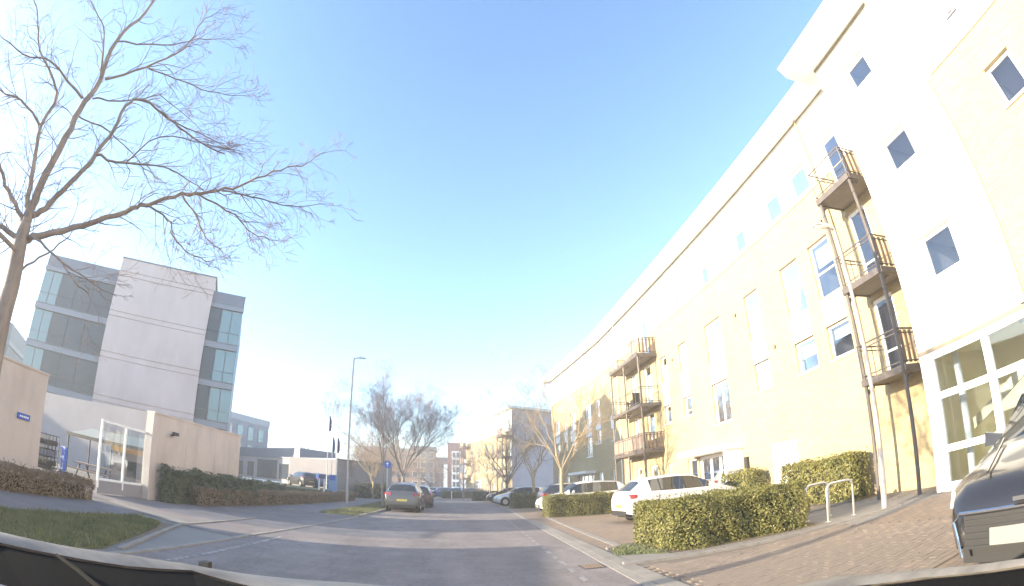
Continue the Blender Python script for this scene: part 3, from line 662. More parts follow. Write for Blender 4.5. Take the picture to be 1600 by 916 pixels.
for z0, z1 in ((9.82, 12.2), (7.12, 9.34), (4.42, 6.66)):
    for a, b_ in ((1.66, 3.05), (3.08, 4.47), (4.5, 6.2), (13.7, 14.58)):
        op('glass_panel', a, b_, -.18, -.06, z0 + (z1 - z0) * .31, z1, 'dpanel'); op('glass_panel', a, b_, -.18, -.06, z0, z0 + (z1 - z0) * .31 - .03, 'dpanel')
    for a, b_ in ((0.05, .8), (.86, 1.6), (14.65, 15.35), (15.41, 16.1)):
        f = op('window', a - .02, b_ + .02, -.18, -.12, z0, z1, 'clad')
        op('pane', a, b_, -.11, -.07, z0 + (z1 - z0) * .32, z1 - .03, 'bglass', f); op('pane', a, b_, -.11, -.07, z0 + .03, z0 + (z1 - z0) * .32 - .05, 'bglass', f)
op('side_glazing', -.06, 0.03, -12, -.2, 4.4, 12.2, 'bglass')
# tower: storey-high precast panels with recessed joints between
op('tower_core', 6.42, 13.68, -5, .42, 0, 14.1, 'conc')
for z0, z1 in ((0, 4.15), (4.19, 4.53), (4.57, 7.08), (7.12, 7.46), (7.5, 9.95), (9.99, 10.3), (10.34, 12.85), (12.89, 13.2), (13.24, 14.15)):
    for a, b_ in ((6.35, 13.75),): op('concrete_panel', a, b_, .42, .5, z0, z1 - .0, 'conc')
op('tower_coping', 6.3, 13.8, -5, .54, 14.16, 14.24, 'clad')
# lower wing at the far left
fl = thing('office_wing', 'dark clad wing of the office building at the left edge', 'building', (-36, 26, 0))
FW = Frame(-41, 22.0, 6.4, 4.8, (4.8, -6.4))
b = MB(); b.fbox(FW, -14, 8, -8, 0, 0, 8.6); b.build('wall', M_['clad'], fl)
b = MB(); b.fbox(FW, -14, 8.1, -8.1, .12, 6.9, 7.25); b.build('floor_band', M_['band'], fl)
for i in range(7):
    for z0, z1 in ((4.4, 6.6), (1.6, 3.8)):
        b = MB(); b.fbox(FW, -6 + 2 * i, -4.4 + 2 * i, .005, .05, z0, z1); f = b.build('window', M_['trim'], fl)
        for h in (0, 1):
            b = MB(); b.fbox(FW, -5.95 + 2 * i + .8 * h, -5.25 + 2 * i + .8 * h, .05, .07, z0 + .06, z1 - .06); b.build('pane', M_['bglass'], f)

# ---- hotel-like block and low white building beyond
hot = thing('distant_office_block', 'distant blue grey block with rows of pale windows beside the stair tower', 'building', (-33, 72, 0))
FH = Frame(-33.5, 66.5, 4.7, 10.3, (10.3, -4.7))
b = MB(); b.fbox(FH, -14, 11.3, -14, 0, 0, 10); b.build('wall', M_['clad'], hot)
b = MB(); b.fbox(FH, -14.1, 11.4, -14, .1, 9.0, 10.05); b.build('parapet', M_['band'], hot)
for i in range(8):
    for z0 in (6.3, 3.6, .9):
        b = MB(); b.fbox(FH, -7.2 + i * 2.3, -5.9 + i * 2.3, .01, .06, z0, z0 + 2.1); f = b.build('window', M_['trim'], hot)
        for a, b_ in ((.05, .58), (.62, 2.05)):
            g = MB(); g.fbox(FH, -7.14 + i * 2.3, -5.96 + i * 2.3, .062, .075, z0 + a, z0 + b_); g.build('pane', M_['bglass'], f)
low = thing('low_building', 'low pale single storey building with dark windows behind the lawn', 'building', (-17, 53, 0))
FL1 = Frame(-10.72, 48.4, -1, .97, (-.70, -.72)); FL2 = Frame(-10.72, 48.4, .45, 1.2, (1.2, -.45))
b = MB(); b.fbox(FL1, 0, 30, -7, 0, 0, 3.55); b.build('wall', M_['lowwall'], low)
b = MB(); P = FL2.pt; b.hexa([P(.02, -6, 0), P(.02, 0, 0), P(11, 0, 0), P(11, -6, 0), P(.02, -6, 3.54), P(.02, 0, 3.54), P(11, 0, 3.54), P(11, -6, 3.54)]); b.build('side_wall', M_['lowwall'], low)
b = MB(); b.fbox(FL1, -.1, 30, -7, .1, 3.56, 3.7); b.fbox(FL1, 9.5, 30, -6, -1, 3.7, 4.9); b.build('roof', M_['clad'], low)
for a, b_, z0, z1 in ((1.0, 2.1, .95, 2.9), (6.0, 7.0, .95, 3.0), (10.2, 12.6, 1.1, 2.9), (13.2, 19.0, 1.0, 3.3), (20.2, 22.3, 1.0, 2.9), (24, 26, 1, 2.9)):
    b = MB(); b.fbox(FL1, a, b_, .004, .05, z0, z1); f = b.build('window', M_['trim'], low)
    n = max(1, round((b_ - a) / 1.4))
    for i in range(n):
        g = MB(); g.fbox(FL1, a + .06 + (b_ - a - .06) * i / n, a + (b_ - a - .06) * (i + 1) / n, .052, .07, z0 + .06, z1 - .06); g.build('pane', M_['dglass'], f)
for i in range(3):
    b = MB(); b.fbox(FL2, 2.2 + i * 3, 3.4 + i * 3, .004, .05, 1.0, 2.8); f = b.build('window', M_['trim'], low)
    g = MB(); g.fbox(FL2, 2.28 + i * 3, 3.32 + i * 3, .052, .07, 1.08, 2.72); g.build('pane', M_['glass' if False else 'bglass'], f)
b = MB(); b.tube([FL1.pt(0, -.2, 3.7), FL1.pt(9, -.2, 3.7)], .03, 5)
rl = MB()
for i in range(4): rl.tube([FL2.pt(.5 + 3 * i, -.2, 3.55), FL2.pt(.5 + 3 * i, -.2, 4.2)], .03, 5)
rl.tube([FL2.pt(.5, -.2, 4.2), FL2.pt(9.5, -.2, 4.2)], .03, 5); rl.build('roof_railing', M_['galv'], low)

# ---- buildings at the end of the road
def block(name, label, x0, x1, y, dep, h, m, cols, rows, ww, wh, frame='white', top=None):
    t = thing(name, label, 'building', ((x0 + x1) / 2, y, 0))
    F = Frame(x0, y, 1, 0, (0, -1))
    b = MB(); b.fbox(F, 0, x1 - x0, -dep, 0, 0, h); b.build('wall', M_[m], t)
    if top:
        b = MB(); b.fbox(F, -.3, x1 - x0 + .3, -dep, .3, h, h + .9); b.build('roof', M_[top], t)
    cw = (x1 - x0) / cols; rh = (h - 1.0) / rows
    for i in range(cols):
        for k in range(rows):
            a, z = cw * (i + .5) - ww / 2, .9 + rh * k + (rh - wh) / 2
            b = MB(); b.fbox(F, a, a + ww, .005, .08, z, z + wh); f = b.build('window', M_[frame], t)
            g = MB(); g.fbox(F, a + .12, a + ww - .12, .082, .1, z + .12, z + wh - .12); g.build('pane', M_['dglass'], f)
    return t, F
t, F = block('terrace_block', 'far orange brick block half hidden behind the bare tree', -21.5, -9.2, 130, 12, 10.6, 'orangebrick', 6, 4, 1.2, 1.4, 'clad', 'roof')
t, F = block('flat_block', 'far flat roofed brick block with pale window bay in the street end', -9.1, -3.0, 129, 12, 11.2, 'orangebrick', 3, 4, 1.4, 1.6, 'white', 'clad')
b = MB(); b.fbox(F, 3.7, 4.9, .1, .9, 0, 11); b.build('stair_tower', M_['clad'], t)
t, F = block('brick_block', 'far lower brick block right of the flat roofed one', -2.9, 1.0, 131, 12, 8.6, 'orangebrick', 3, 3, 1.0, 1.3, 'clad', 'roof')
t, F = block('red_brick_tower', 'dark red brick tower with white window bay at the street end', 0.2, 4.6, 118, 9, 12.3, 'redbrick', 1, 1, .4, .4)
b = MB(); b.fbox(F, 1.0, 3.0, .02, .5, 1.0, 10.2); b.fbox(F, 3.1, 4.7, .02, .4, 1, 8.4); b.fbox(F, -.9, .0, .02, .3, 1, 7.0); b.build('white_bay', M_['render'], t)
for i in range(2):
    for k in range(5):
        b = MB(); b.fbox(F, 1.2 + i * .9, 1.85 + i * .9, .502, .56, 1.7 + k * 1.75, 2.9 + k * 1.75); f = b.build('window', M_['dglass'], t)
for i, (x, y, h, s) in enumerate(((22, 150, 11, 18),)):
    t, F = block('distant_block', 'distant brown block hidden behind the second apartments', x, x + s, y, 12, h, 'orangebrick', 8, 4, 1.2, 1.3, 'clad', 'roof')

# ------------------------------------------------------------------ concrete walls, gate, yard on the left
def concwall(name, label, p, q, h0, h1, th, n):
    t = thing(name, label, 'wall', (p[0], p[1], 0))
    p, q = Vector(p), Vector(q); u = (q - p); L = u.length; u /= L; nn = Vector((u.y, -u.x))
    if nn.x < 0: nn = -nn
    for i in range(n):
        a, b = p + u * (L * i / n + .006), p + u * (L * (i + 1) / n - .006)
        ha, hb = h0 + (h1 - h0) * i / n, h0 + (h1 - h0) * (i + 1) / n
        a2, b2 = a - nn * th, b - nn * th
        m = MB(); m.hexa([(*a, 0), (*a2, 0), (*b2, 0), (*b, 0), (*a, ha), (*a2, ha), (*b2, hb), (*b, hb)]); m.build('concrete_panel', M_['wallconc'], t)
        a, b = a + nn * .03, b + nn * .03; a2, b2 = a2 - nn * .03, b2 - nn * .03
        m = MB(); m.hexa([(*a, ha), (*a2, ha), (*b2, hb), (*b, hb), (*a, ha + .05), (*a2, ha + .05), (*b2, hb + .05), (*b, hb + .05)]); m.build('coping', M_['wallconc'], t)
    return t
concwall('concrete_wall', 'stained concrete boundary wall at the left edge with a small blue plate', (-9.62, 9.05), (-10.6, 3.0), 2.60, 2.55, .3, 4)
wr = concwall('concrete_wall', 'pale concrete boundary wall right of the glass gate', (-8.85, 13.15), (-8.25, 18.8), 2.62, 2.72, .3, 3)
b = MB(); b.box(-9.68, -9.66, 8.35, 8.72, 1.28, 1.42); 
u = Vector((-.98, -6.05)).normalized(); nn = Vector((-u.y, u.x)); nn = nn if nn.x > 0 else -nn
c = Vector((-9.62, 9.05)) + u * .62
pl = MB(); a_, b_ = c - u * .2 + nn * .012, c + u * .2 + nn * .012
pl.hexa([(*a_, 1.42), (*(a_ + nn * .02), 1.42), (*(b_ + nn * .02), 1.42), (*b_, 1.42), (*a_, 1.56), (*(a_ + nn * .02), 1.56), (*(b_ + nn * .02), 1.56), (*b_, 1.56)])
o = pl.build('wall_plate', M_['blue']); tag(o, 'small blue plate fixed to the stained concrete wall', 'sign')
pl = MB(); a_, b_ = a_ + nn * .021, b_ + nn * .021
for k in range(5):
    x0, x1 = a_ + u * (.05 + k * .06), a_ + u * (.09 + k * .06)
    pl.hexa([(*x0, 1.47), (*(x0 + nn * .004), 1.47), (*(x1 + nn * .004), 1.47), (*x1, 1.47), (*x0, 1.51), (*(x0 + nn * .004), 1.51), (*(x1 + nn * .004), 1.51), (*x1, 1.51)])
pl.build('lettering', M_['white'], o)
cmr = thing('security_camera', 'small dark security camera on the pale concrete wall', 'camera', (-8.68, 14.1, 2.2))
b = MB(); b.tube([(-8.72, 14.1, 2.1), (-8.6, 14.1, 2.12)], .03, 6); b.build('bracket', M_['trim'], cmr)
b = MB(); b.box(-8.62, -8.5, 14.0, 14.25, 2.1, 2.2); b.build('housing', M_['trim'], cmr)
# gate: glazed leaf with white frame, blue grey post
gt = thing('glass_gate', 'tall white framed glass gate leaf between the concrete walls', 'gate', (-9.3, 12.3, 0))
FGt = Frame(-9.35, 11.2, .25, 2.15, (2.15, -.25))
f = MB()
for a, b_ in ((0, .06), (1.05, 1.11), (2.1, 2.16)): f.fbox(FGt, a, b_, -.03, .03, .18, 2.02)
for z0, z1 in ((.38, .44), (1.96, 2.02)):
    for a, b_ in ((.06, 1.05), (1.11, 2.1)): f.fbox(FGt, a, b_, -.03, .03, z0, z1)
f.build('frame', M_['white'], gt)
for a, b_ in ((.06, 1.05), (1.11, 2.1)):
    g = MB(); g.fbox(FGt, a, b_, -.006, .006, .44, 1.96); g.build('pane', M_['glass'], gt)
g = MB(); g.fbox(FGt, .0, 2.16, -.025, .025, .03, .38); g.build('kick_panel', M_['lowwall'], gt)
gp = MB(); gp.box(-9.2, -9.0, 13.35, 13.6, 0, 2.15); gp.box(-9.0, -8.97, 13.4, 13.55, 0, .5); o = gp.build('gate_post', M_['clad']); tag(o, 'blue grey steel post at the hinge side of the glass gate', 'post')
# yard behind the gate
yw = MB(); yw.box(-26, -13.6, 19.8, 20.1, 0, 3.3); o = yw.build('yard_wall', M_['lowwall']); tag(o, 'blue white rendered wall closing the yard behind the gate', 'wall')
sh = thing('bike_shelter', 'curved grey green bike shelter in the yard behind the gate', 'shelter', (-13, 16.8, 0))
s_ = MB()
for i in range(6):
    a0, a1 = i / 6 * 1.3, (i + 1) / 6 * 1.3
    y0, y1 = 16 + 1.6 * math.sin(a0), 16 + 1.6 * math.sin(a1); z0, z1 = 1.5 + .5 * (1 - math.cos(a0)) * .3 + .3 * math.sin(a0), 1.5 + .5 * (1 - math.cos(a1)) * .3 + .3 * math.sin(a1)
    s_.hexa([(-15.3, y0, z0), (-10.2, y0, z0 + .05), (-10.2, y1, z1 + .05), (-15.3, y1, z1), (-15.3, y0, z0 + .03), (-10.2, y0, z0 + .08), (-10.2, y1, z1 + .08), (-15.3, y1, z1 + .03)])
s_.build('roof_sheet', M_['canvas'], sh)
b = MB(); b.box(-15.3, -10.2, 15.95, 16.0, 1.42, 1.56); b.build('fascia', M_['trim'], sh)
for x in (-15.2, -12.7, -10.3):
    b = MB(); b.tube([(x, 16.02, 0), (x, 16.02, 1.5)], .035, 6); b.build('post', M_['trim'], sh)
    b = MB(); b.tube([(x, 17.5, 0), (x, 17.5, 1.8)], .035, 6); b.build('post', M_['trim'], sh)
tt = thing('totem_sign', 'upright blue totem sign in the yard beside the concrete wall', 'sign', (-12, 12.5, 0), -.5)
b = MB(); b.box(-.2, .2, -.04, .04, .02, 1.0); b.build('panel', M_['blue'], tt, local=True)
for z0, z1, a, c_ in ((.66, .72, -.05, .12), (.42, .48, -.02, .04), (.34, .40, .0, .06), (.3, .33, -.05, .02)):
    b = MB(); b.box(a, c_, -.046, -.041, z0, z1); b.build('mark', M_['white'], tt, local=True)
b = MB(); b.box(-.26, -.21, -.04, .04, 0, 1.0); b.build('post', M_['galv'], tt, local=True)
pt = thing('picnic_table', 'dark wooden picnic table in the yard behind the gate', 'table', (-12.6, 15.0, 0), .2)
b = MB(); b.box(-.9, .9, -.35, .35, .5, .55); b.build('tabletop', M_['oldtimber'], pt, local=True)
for sy in (-.65, .65):
    b = MB(); b.box(-.9, .9, sy - .13, sy + .13, .3, .34); b.build('bench', M_['oldtimber'], pt, local=True)
for sx in (-.6, .6):
    for sy in (-1, 1):
        b = MB(); b.tube([(sx, sy * .25, .5), (sx, sy * .6, 0)], .035, 5); b.build('leg', M_['trim'], pt, local=True)
for i, (x, y) in enumerate(((-12.9, 12.3), (-13.3, 12.9))):
    cg = thing('cage_trolley', ('dark wire cage trolley beside the blue totem', 'dark wire cage trolley further back in the yard')[i], 'trolley', (x, y, 0), .3, 'cage trolleys in the yard')
    b = MB(); b.box(-.35, .35, -.3, .3, .15, .2); b.build('base', M_['trim'], cg, local=True)
    for sy in (-.3, .3):
        m = MB()
        for k in range(6): m.tube([(-.35 + .14 * k, sy, .2), (-.35 + .14 * k, sy, 1.25)], .012, 4)
        for k in range(5): m.tube([(-.35, sy, .3 + .235 * k), (.35, sy, .3 + .235 * k)], .012, 4)
        m.build('mesh_panel', M_['trim'], cg, local=True)
    for k in range(3):
        m = MB(); m.box(-.3, .3, -.26, .26, .25 + .33 * k, .42 + .33 * k); m.build('crate', M_['clad'] if k % 2 else M_['trim'], cg, local=True)
kd = thing('kiosk', 'small brown kiosk with an orange fascia behind the glass gate', 'kiosk', (-10.6, 15.2, 0), .12)
b = MB(); b.box(-.95, .95, -.5, .5, 0, 1.25); b.build('cabin', mat('kiosk_board', (0.34, 0.26, 0.20), 0.8, col2=(0.27, 0.20, 0.16), scale=2), kd, local=True)
b = MB(); b.box(-1.0, 1.0, -.56, .5, 1.26, 1.42); b.build('fascia', M_['orange'], kd, local=True)
b = MB(); b.box(-.3, .5, -.53, -.51, .45, 1.0); b.build('hatch', M_['trim'], kd, local=True)

# ------------------------------------------------------------------ vegetation
def leaves(mb, pts_normals, size, m_jit=.6):
    for p, n in pts_normals:
        n = (n + Vector((random.gauss(0, m_jit), random.gauss(0, m_jit), random.gauss(0, m_jit)))).normalized()
        t = n.orthogonal().normalized(); b = n.cross(t); a = random.random() * 6.28
        t, b = t * math.cos(a) + b * math.sin(a), b * math.cos(a) - t * math.sin(a)
        s = size * random.uniform(.6, 1.35)
        mb.face([p - t * s, p - b * s * .45 + n * s * .15, p + t * s, p + b * s * .45 + n * s * .15])

def hedge(name, label, poly, h, dens, leaf, size, cat='hedge', group=None, wob=.07, round_=.12, seed=1, core='hcore'):
    """clipped hedge on a quadrilateral footprint: dark woody core and a coat of leaves"""
    random.seed(seed)
    t = thing(name, label, cat, (sum(p[0] for p in poly) / len(poly), sum(p[1] for p in poly) / len(poly), 0), 0, group)
    P = [Vector(p) for p in poly]; area2 = sum(P[i].x * P[(i + 1) % len(P)].y - P[(i + 1) % len(P)].x * P[i].y for i in range(len(P)))
    if area2 < 0: P.reverse()
    cen = sum(P, Vector((0, 0))) / len(P)
    ph = [random.uniform(0, 6.28) for _ in range(6)]
    def bump(x, y, z): return wob * (math.sin(x * 3.1 + ph[0]) * math.sin(y * 2.7 + ph[1]) + .6 * math.sin(x * 7.3 + z * 5 + ph[2]) * math.sin(y * 6.7 + z * 4 + ph[3]) + .5 * math.sin(z * 8 + x * 4 + ph[4]))
    c = MB(); k = .2
    inner = []
    for i in range(len(P)):
        e1 = (P[i] - P[i - 1]).normalized(); e2 = (P[(i + 1) % len(P)] - P[i]).normalized()
        n1, n2_ = Vector((-e1.y, e1.x)), Vector((-e2.y, e2.x)); bis = (n1 + n2_).normalized()
        q = P[i] + bis * k / max(.4, bis.dot(n1)); inner.append((q.x, q.y))
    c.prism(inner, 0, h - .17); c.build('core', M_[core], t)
    pn = []
    for i in range(len(P)):
        a, b = P[i], P[(i + 1) % len(P)]; L = (b - a).length; n2 = Vector((b.y - a.y, a.x - b.x)).normalized()
        for _ in range(int(L * h * dens)):
            s, z = random.random(), random.random() * h
            q = a.lerp(b, s); edge = min(s, 1 - s) * L
            ins = max(0, round_ - (h - z)) ** 2 / round_ + max(0, round_ - edge) ** 2 / round_
            dd_ = bump(q.x, q.y, z) - ins - random.random() ** 1.5 * .17
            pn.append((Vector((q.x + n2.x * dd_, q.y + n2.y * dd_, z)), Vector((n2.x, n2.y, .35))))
    tri = [(P[0], P[i], P[i + 1]) for i in range(1, len(P) - 1)]
    for a, b, c2 in tri:
        ar = abs((b - a).x * (c2 - a).y - (b - a).y * (c2 - a).x) / 2
        for _ in range(int(ar * dens)):
            u, v = random.random(), random.random()
            if u + v > 1: u, v = 1 - u, 1 - v
            q = a + (b - a) * u + (c2 - a) * v
            pn.append((Vector((q.x, q.y, h + bump(q.x, q.y, h) * .8 - random.random() ** 1.5 * .15)), Vector((0, 0, 1))))
    for _ in range(int(dens * h * .25)):   # shoots standing proud of the cut
        a, b = random.choice([(P[i], P[(i + 1) % len(P)]) for i in range(len(P))]); q = a.lerp(b, random.random()).lerp(cen, random.random() * .8)
        pn.append((Vector((q.x, q.y, h + random.uniform(0, .12))), Vector((0, 0, 1))))
    m = MB(); leaves(m, pn, size); m.build('foliage', M_[leaf], t)
    return t
hedge('hedge', 'nearest clipped green hedge on the right, in front of the white hatchback', [(3.78, 7.95), (6.6, 7.62), (6.75, 9.1), (3.72, 9.75)], .90, 2600, 'leafA', .026, seed=1)
hedge('hedge', 'clipped green hedge between two parked white cars', [(4.2, 20.8), (7.6, 20.8), (7.6, 21.75), (4.15, 21.9)], .93, 1500, 'leafA', .035, seed=2)
hedge('hedge', 'dark clipped hedge beside the navy car', [(4.1, 31.3), (7.5, 31.6), (7.5, 32.7), (4.1, 32.6)], .98, 800, 'leafC', .045, seed=3)
hedge('hedge', 'far dark hedge before the grey car with a pale nose', [(4.1, 41), (7.6, 41.3), (7.5, 42.4), (4.1, 42.2)], 1.0, 500, 'leafC', .05, seed=4)
hedge('hedge', 'far dark hedge in front of the second apartment block', [(2.6, 51.5), (6.6, 52.4), (6.5, 53.6), (2.6, 52.8)], 1.0, 400, 'leafC', .06, seed=5)
hedge('hedge', 'most distant low hedge along the bend behind white posts', [(-.5, 62.6), (3.3, 65.4), (3.0, 66.2), (-.7, 63.5)], .95, 350, 'leafC', .06, seed=6)
hedge('hedge', 'green hedge against the brick wall left of the white service door', [(9.75, 14.3), (10.55, 14.3), (10.55, 16.2), (9.75, 16.2)], 1.25, 900, 'leafA', .04, seed=7)
hedge('hedge', 'green hedge against the brick wall behind the bicycle hoops', [(9.75, 9.35), (10.5, 9.35), (10.5, 12.6), (9.75, 12.6)], 1.22, 900, 'leafA', .04, seed=8)
hedge('hedge', 'low brown beech hedge along the footpath by the left concrete wall', [(-8.1, 2.5), (-8.1, 9.7), (-8.75, 9.75), (-8.75, 2.5)], .48, 1500, 'leafB', .03, seed=9, wob=.04)
hedge('hedge', 'low brown clipped hedge running beside the far footpath', [(-7.75, 14.6), (-7.35, 26), (-7.0, 38.5), (-7.8, 38.5), (-8.2, 26), (-8.4, 14.8)], .62, 700, 'leafB', .04, seed=10, wob=.04)
hedge('shrub', 'grey green evergreen shrub in front of the pale concrete wall', [(-8.68, 13.5), (-8.3, 13.4), (-7.85, 16.5), (-7.7, 19.5), (-8.15, 19.5), (-8.25, 16.5)], 1.02, 1300, 'leafC', .045, cat='shrub', seed=11, wob=.14, round_=.35)
hedge('shrub', 'low grey green shrubs beyond the pale concrete wall', [(-9.3, 19.4), (-8.6, 19.4), (-8.8, 27), (-10.4, 27)], .85, 700, 'leafC', .05, cat='shrub', seed=12, wob=.16, round_=.3)

def turf(name, label, poly, dens, h, seed, z=.02):
    random.seed(seed)
    b = MB(); b.prism(poly, 0, z); struct(b.build('verge', M_['turf']))
    xs = [p[0] for p in poly]; ys_ = [p[1] for p in poly]; g = MB()
    def inside(x, y):
        c = False
        for (x0, y0), (x1, y1) in zip(poly, poly[1:] + poly[:1]):
            if (y0 > y) != (y1 > y) and x < (x1 - x0) * (y - y0) / (y1 - y0) + x0: c = not c
        return c
    n = int((max(xs) - min(xs)) * (max(ys_) - min(ys_)) * dens)
    for _ in range(n):
        x, y = random.uniform(min(xs), max(xs)), random.uniform(min(ys_), max(ys_))
        if not inside(x, y): continue
        cl = .6 + .6 * math.sin(x * 5 + seed) * math.sin(y * 4.3)
        hh = h * random.uniform(.5, 1.3) * (.7 + .5 * cl); a = random.random() * 6.28; wd = .006 + h * .05
        dx, dy = math.cos(a) * wd, math.sin(a) * wd; lx, ly = random.gauss(0, h * .5), random.gauss(0, h * .5)
        g.face([(x - dx, y - dy, z), (x + dx, y + dy, z), (x + lx, y + ly, z + hh)])
    o = g.build('grass', M_['blade']); o['kind'] = 'stuff'; o['label'] = label; o['category'] = 'grass'
turf('grass', 'rough grass on the near left verge', [(-5.2, 2.2), (-4.3, 5.3), (-5.3, 8.2), (-5.7, 9.0), (-6.42, 9.0), (-6.42, 2.2)], 1500, .07, 1)
turf('grass', 'grass verge under the far lamp and parked dark car', [(-5.15, 20.1), (-3.65, 20.1), (-3.2, 30), (-3.35, 44), (-5.2, 44), (-5.0, 30)], 500, .08, 2)
turf('grass', 'small grass tuft at the foot of the nearest hedge', [(2.85, 8.35), (3.7, 7.95), (3.7, 9.7), (3.15, 9.4)], 1500, .05, 3)
sheet('bare_soil', [[(-4.32, 6.0), (-5.42, 9.3), (-5.75, 9.05), (-5.3, 8.2), (-4.5, 6.1)]], .014, M_['soil'])
sheet('hedge_bed', [[(3.72, 7.85), (6.9, 7.5), (7.0, 9.5), (3.7, 9.8)], [(9.6, 9.2), (10.69, 9.2), (10.69, 12.65), (9.6, 12.65)], [(9.6, 14.2), (10.69, 14.2), (10.69, 16.3), (9.6, 16.3)],
                    [(4.0, 20.6), (7.8, 20.6), (7.8, 22.2), (4.0, 22.2)]], .016, M_['soil'])
# raised lawn before the low building
lw = MB(); lw.prism([(-8.4, 40), (-10.5, 36), (-30, 34), (-50, 60), (-30, 75), (-8.8, 55)], .0, .62)
struct(lw.build('raised_lawn', M_['turf']))
b = MB(); b.prism([(-10.3, 30), (-30, 27.6), (-30, 28), (-10.3, 30.4)], 0, 1.02); o = b.build('low_wall', M_['white']); tag(o, 'low white wall in front of the low pale building', 'wall')

def branch(mb, tip, p, d, L, r, lvl, maxl, rng, droop=0.0, up=.12, n_child=(4, 7), wig=.22, nsub=5, ratio=.55, spread=1.0):
    pts = [p.copy()]; rad = [r]; dirs = [d.copy()]
    q = p.copy(); dd_ = d.copy()
    for i in range(nsub):
        dd_ = (dd_ + Vector((rng.gauss(0, wig), rng.gauss(0, wig), rng.gauss(0, wig) * .7 + up - droop * (i / nsub)))).normalized()
        q = q + dd_ * (L / nsub); pts.append(q.copy()); rad.append(max(.0025, r * (1 - .75 * (i + 1) / nsub))); dirs.append(dd_.copy())
    (mb if lvl < 2 else tip).tube(pts, rad, 6 if lvl == 0 else (4 if lvl == 1 else 3), cap=False)
    if lvl < maxl:
        for _ in range(rng.randint(*n_child)):
            t = rng.uniform(.2, 1.0); i = min(nsub - 1, int(t * nsub)); f = t * nsub - i
            bp = pts[i].lerp(pts[i + 1], f); bd = dirs[i]
            side = bd.orthogonal().normalized(); side.rotate(Matrix.Rotation(rng.random() * 6.28, 3, bd))
            nd = (bd + side * rng.uniform(.5, 1.1) * spread).normalized()
            branch(mb, tip, bp, nd, L * ratio * rng.uniform(.7, 1.15) * (1.15 - .4 * t), rad[i] * .6, lvl + 1, maxl, rng, droop, up, n_child, wig, nsub if lvl < 1 else 4, ratio, spread)

def bare_tree(label, base, H, trunk_r, fork, limbs, bark, twig, seed, spread=.55, maxl=4, n_child=(4, 6), group=None, name='bare_tree', lean=(0, 0), up=.10, wide=1.0):
    rng = random.Random(seed); t = thing(name, label, 'tree', base, 0, group)
    tr, tip = MB(), MB(); p0 = Vector((0, 0, 0)); top = Vector((lean[0], lean[1], fork))
    pts = [p0, p0.lerp(top, .06), p0.lerp(top, .4) + Vector((rng.gauss(0, .03), rng.gauss(0, .03), 0)), p0.lerp(top, .75) + Vector((rng.gauss(0, .03), rng.gauss(0, .03), 0)), top]
    tr.tube(pts, [trunk_r * 1.35, trunk_r, trunk_r * .92, trunk_r * .85, trunk_r * .75], 9)
    for i in range(limbs):
        a = 6.28 * i / limbs + rng.uniform(-.4, .4); s = spread * rng.uniform(.5, 1.3)
        d = Vector((math.cos(a) * s * wide, math.sin(a) * s * wide, 1)).normalized()
        branch(tr, tip, top - Vector((0, 0, rng.uniform(0, fork * .25))), d, (H - fork) * rng.uniform(.7, 1.0), trunk_r * rng.uniform(.28, .44), 0, maxl, rng, up=up, n_child=n_child)
    tr.build('trunk', M_[bark], t, smooth=180, local=True); tip.build('crown', M_[twig], t, smooth=180, local=True)
    return t
GR = 'bare street trees along the parking bays'
bare_tree('large bare tree beyond the parked dark car, tallest in the middle', (-3.9, 45, 0), 10.6, .18, 2.4, 9, 'bark', 'twig', 11, .62, 4, (7, 9))
bare_tree('slim bare tree on the verge left of the parked dark car', (-3.8, 30, 0), 6.6, .08, 2.6, 5, 'bark', 'twig', 12, .4, 3, (4, 6))
ta = bare_tree('pale barked bare tree rising behind the hedge between the white cars', (5.25, 22.6, 0), 7.4, .105, 2.2, 7, 'palebark', 'palebark', 13, .7, 4, (4, 6), GR)
tb = bare_tree('pale bare tree behind the dark hedge beside the navy car', (5.6, 32.2, 0), 8.0, .115, 2.4, 7, 'palebark', 'palebark', 14, .7, 4, (4, 6), GR)
tc = bare_tree('dark bare tree with low fork before the pale gable', (5.0, 41.7, 0), 8.0, .15, 2.0, 8, 'bark', 'twig', 15, .8, 4, (4, 6), GR)
copy_tree(tb, (4.3, 50, 0), 1.0, 'slender bare tree in front of the second apartment block', (.8, .8, .85))
copy_tree(tc, (2.0, 60, 0), 2.2, 'dark bare tree at the far corner of the second apartment block', (.8, .8, .95))
copy_tree(ta, (-6.9, 47, 0), 2.0, 'bare bushy tree left of the large bare tree', (1, 1, .8))
copy_tree(tc, (-8.0, 56, 0), 4.0, 'bare bushy tree by the side of the low pale building', (1.1, 1.1, .9))
copy_tree(tb, (-5.8, 62, 0), 5.0, 'bare tree far behind the large bare tree', (1.2, 1.2, .9))
copy_tree(tc, (-2.5, 84, 0), 3.0, 'small bare tree before the far brick blocks', (1.1, 1.1, .8))

for i, (x, y, rz, sc_) in enumerate(((-9.6, 50.5, .3, .75), (-7.4, 66, 1.7, 1.1), (-10.5, 72, 2.9, 1.2), (-4.6, 90, 4.1, 1.3), (-12.5, 88, 5.0, 1.4))):
    copy_tree((tc, tb)[i % 2], (x, y, 0), rz, ('small bare tree at the corner of the low pale building', 'bare tree in the brush left of the street end', 'bare tree further back in the brush beyond the low building', 'bare tree close to the flat roofed brick block', 'leftmost bare tree in front of the far orange brick block')[i], (sc_, sc_, sc_))
hedge('shrub', 'dark shrubs along the end of the left footpath', [(-8.6, 47), (-5.6, 47), (-7.0, 60), (-10.5, 60)], 1.3, 160, 'leafC', .09, cat='shrub', seed=14, wob=.25, round_=.4)
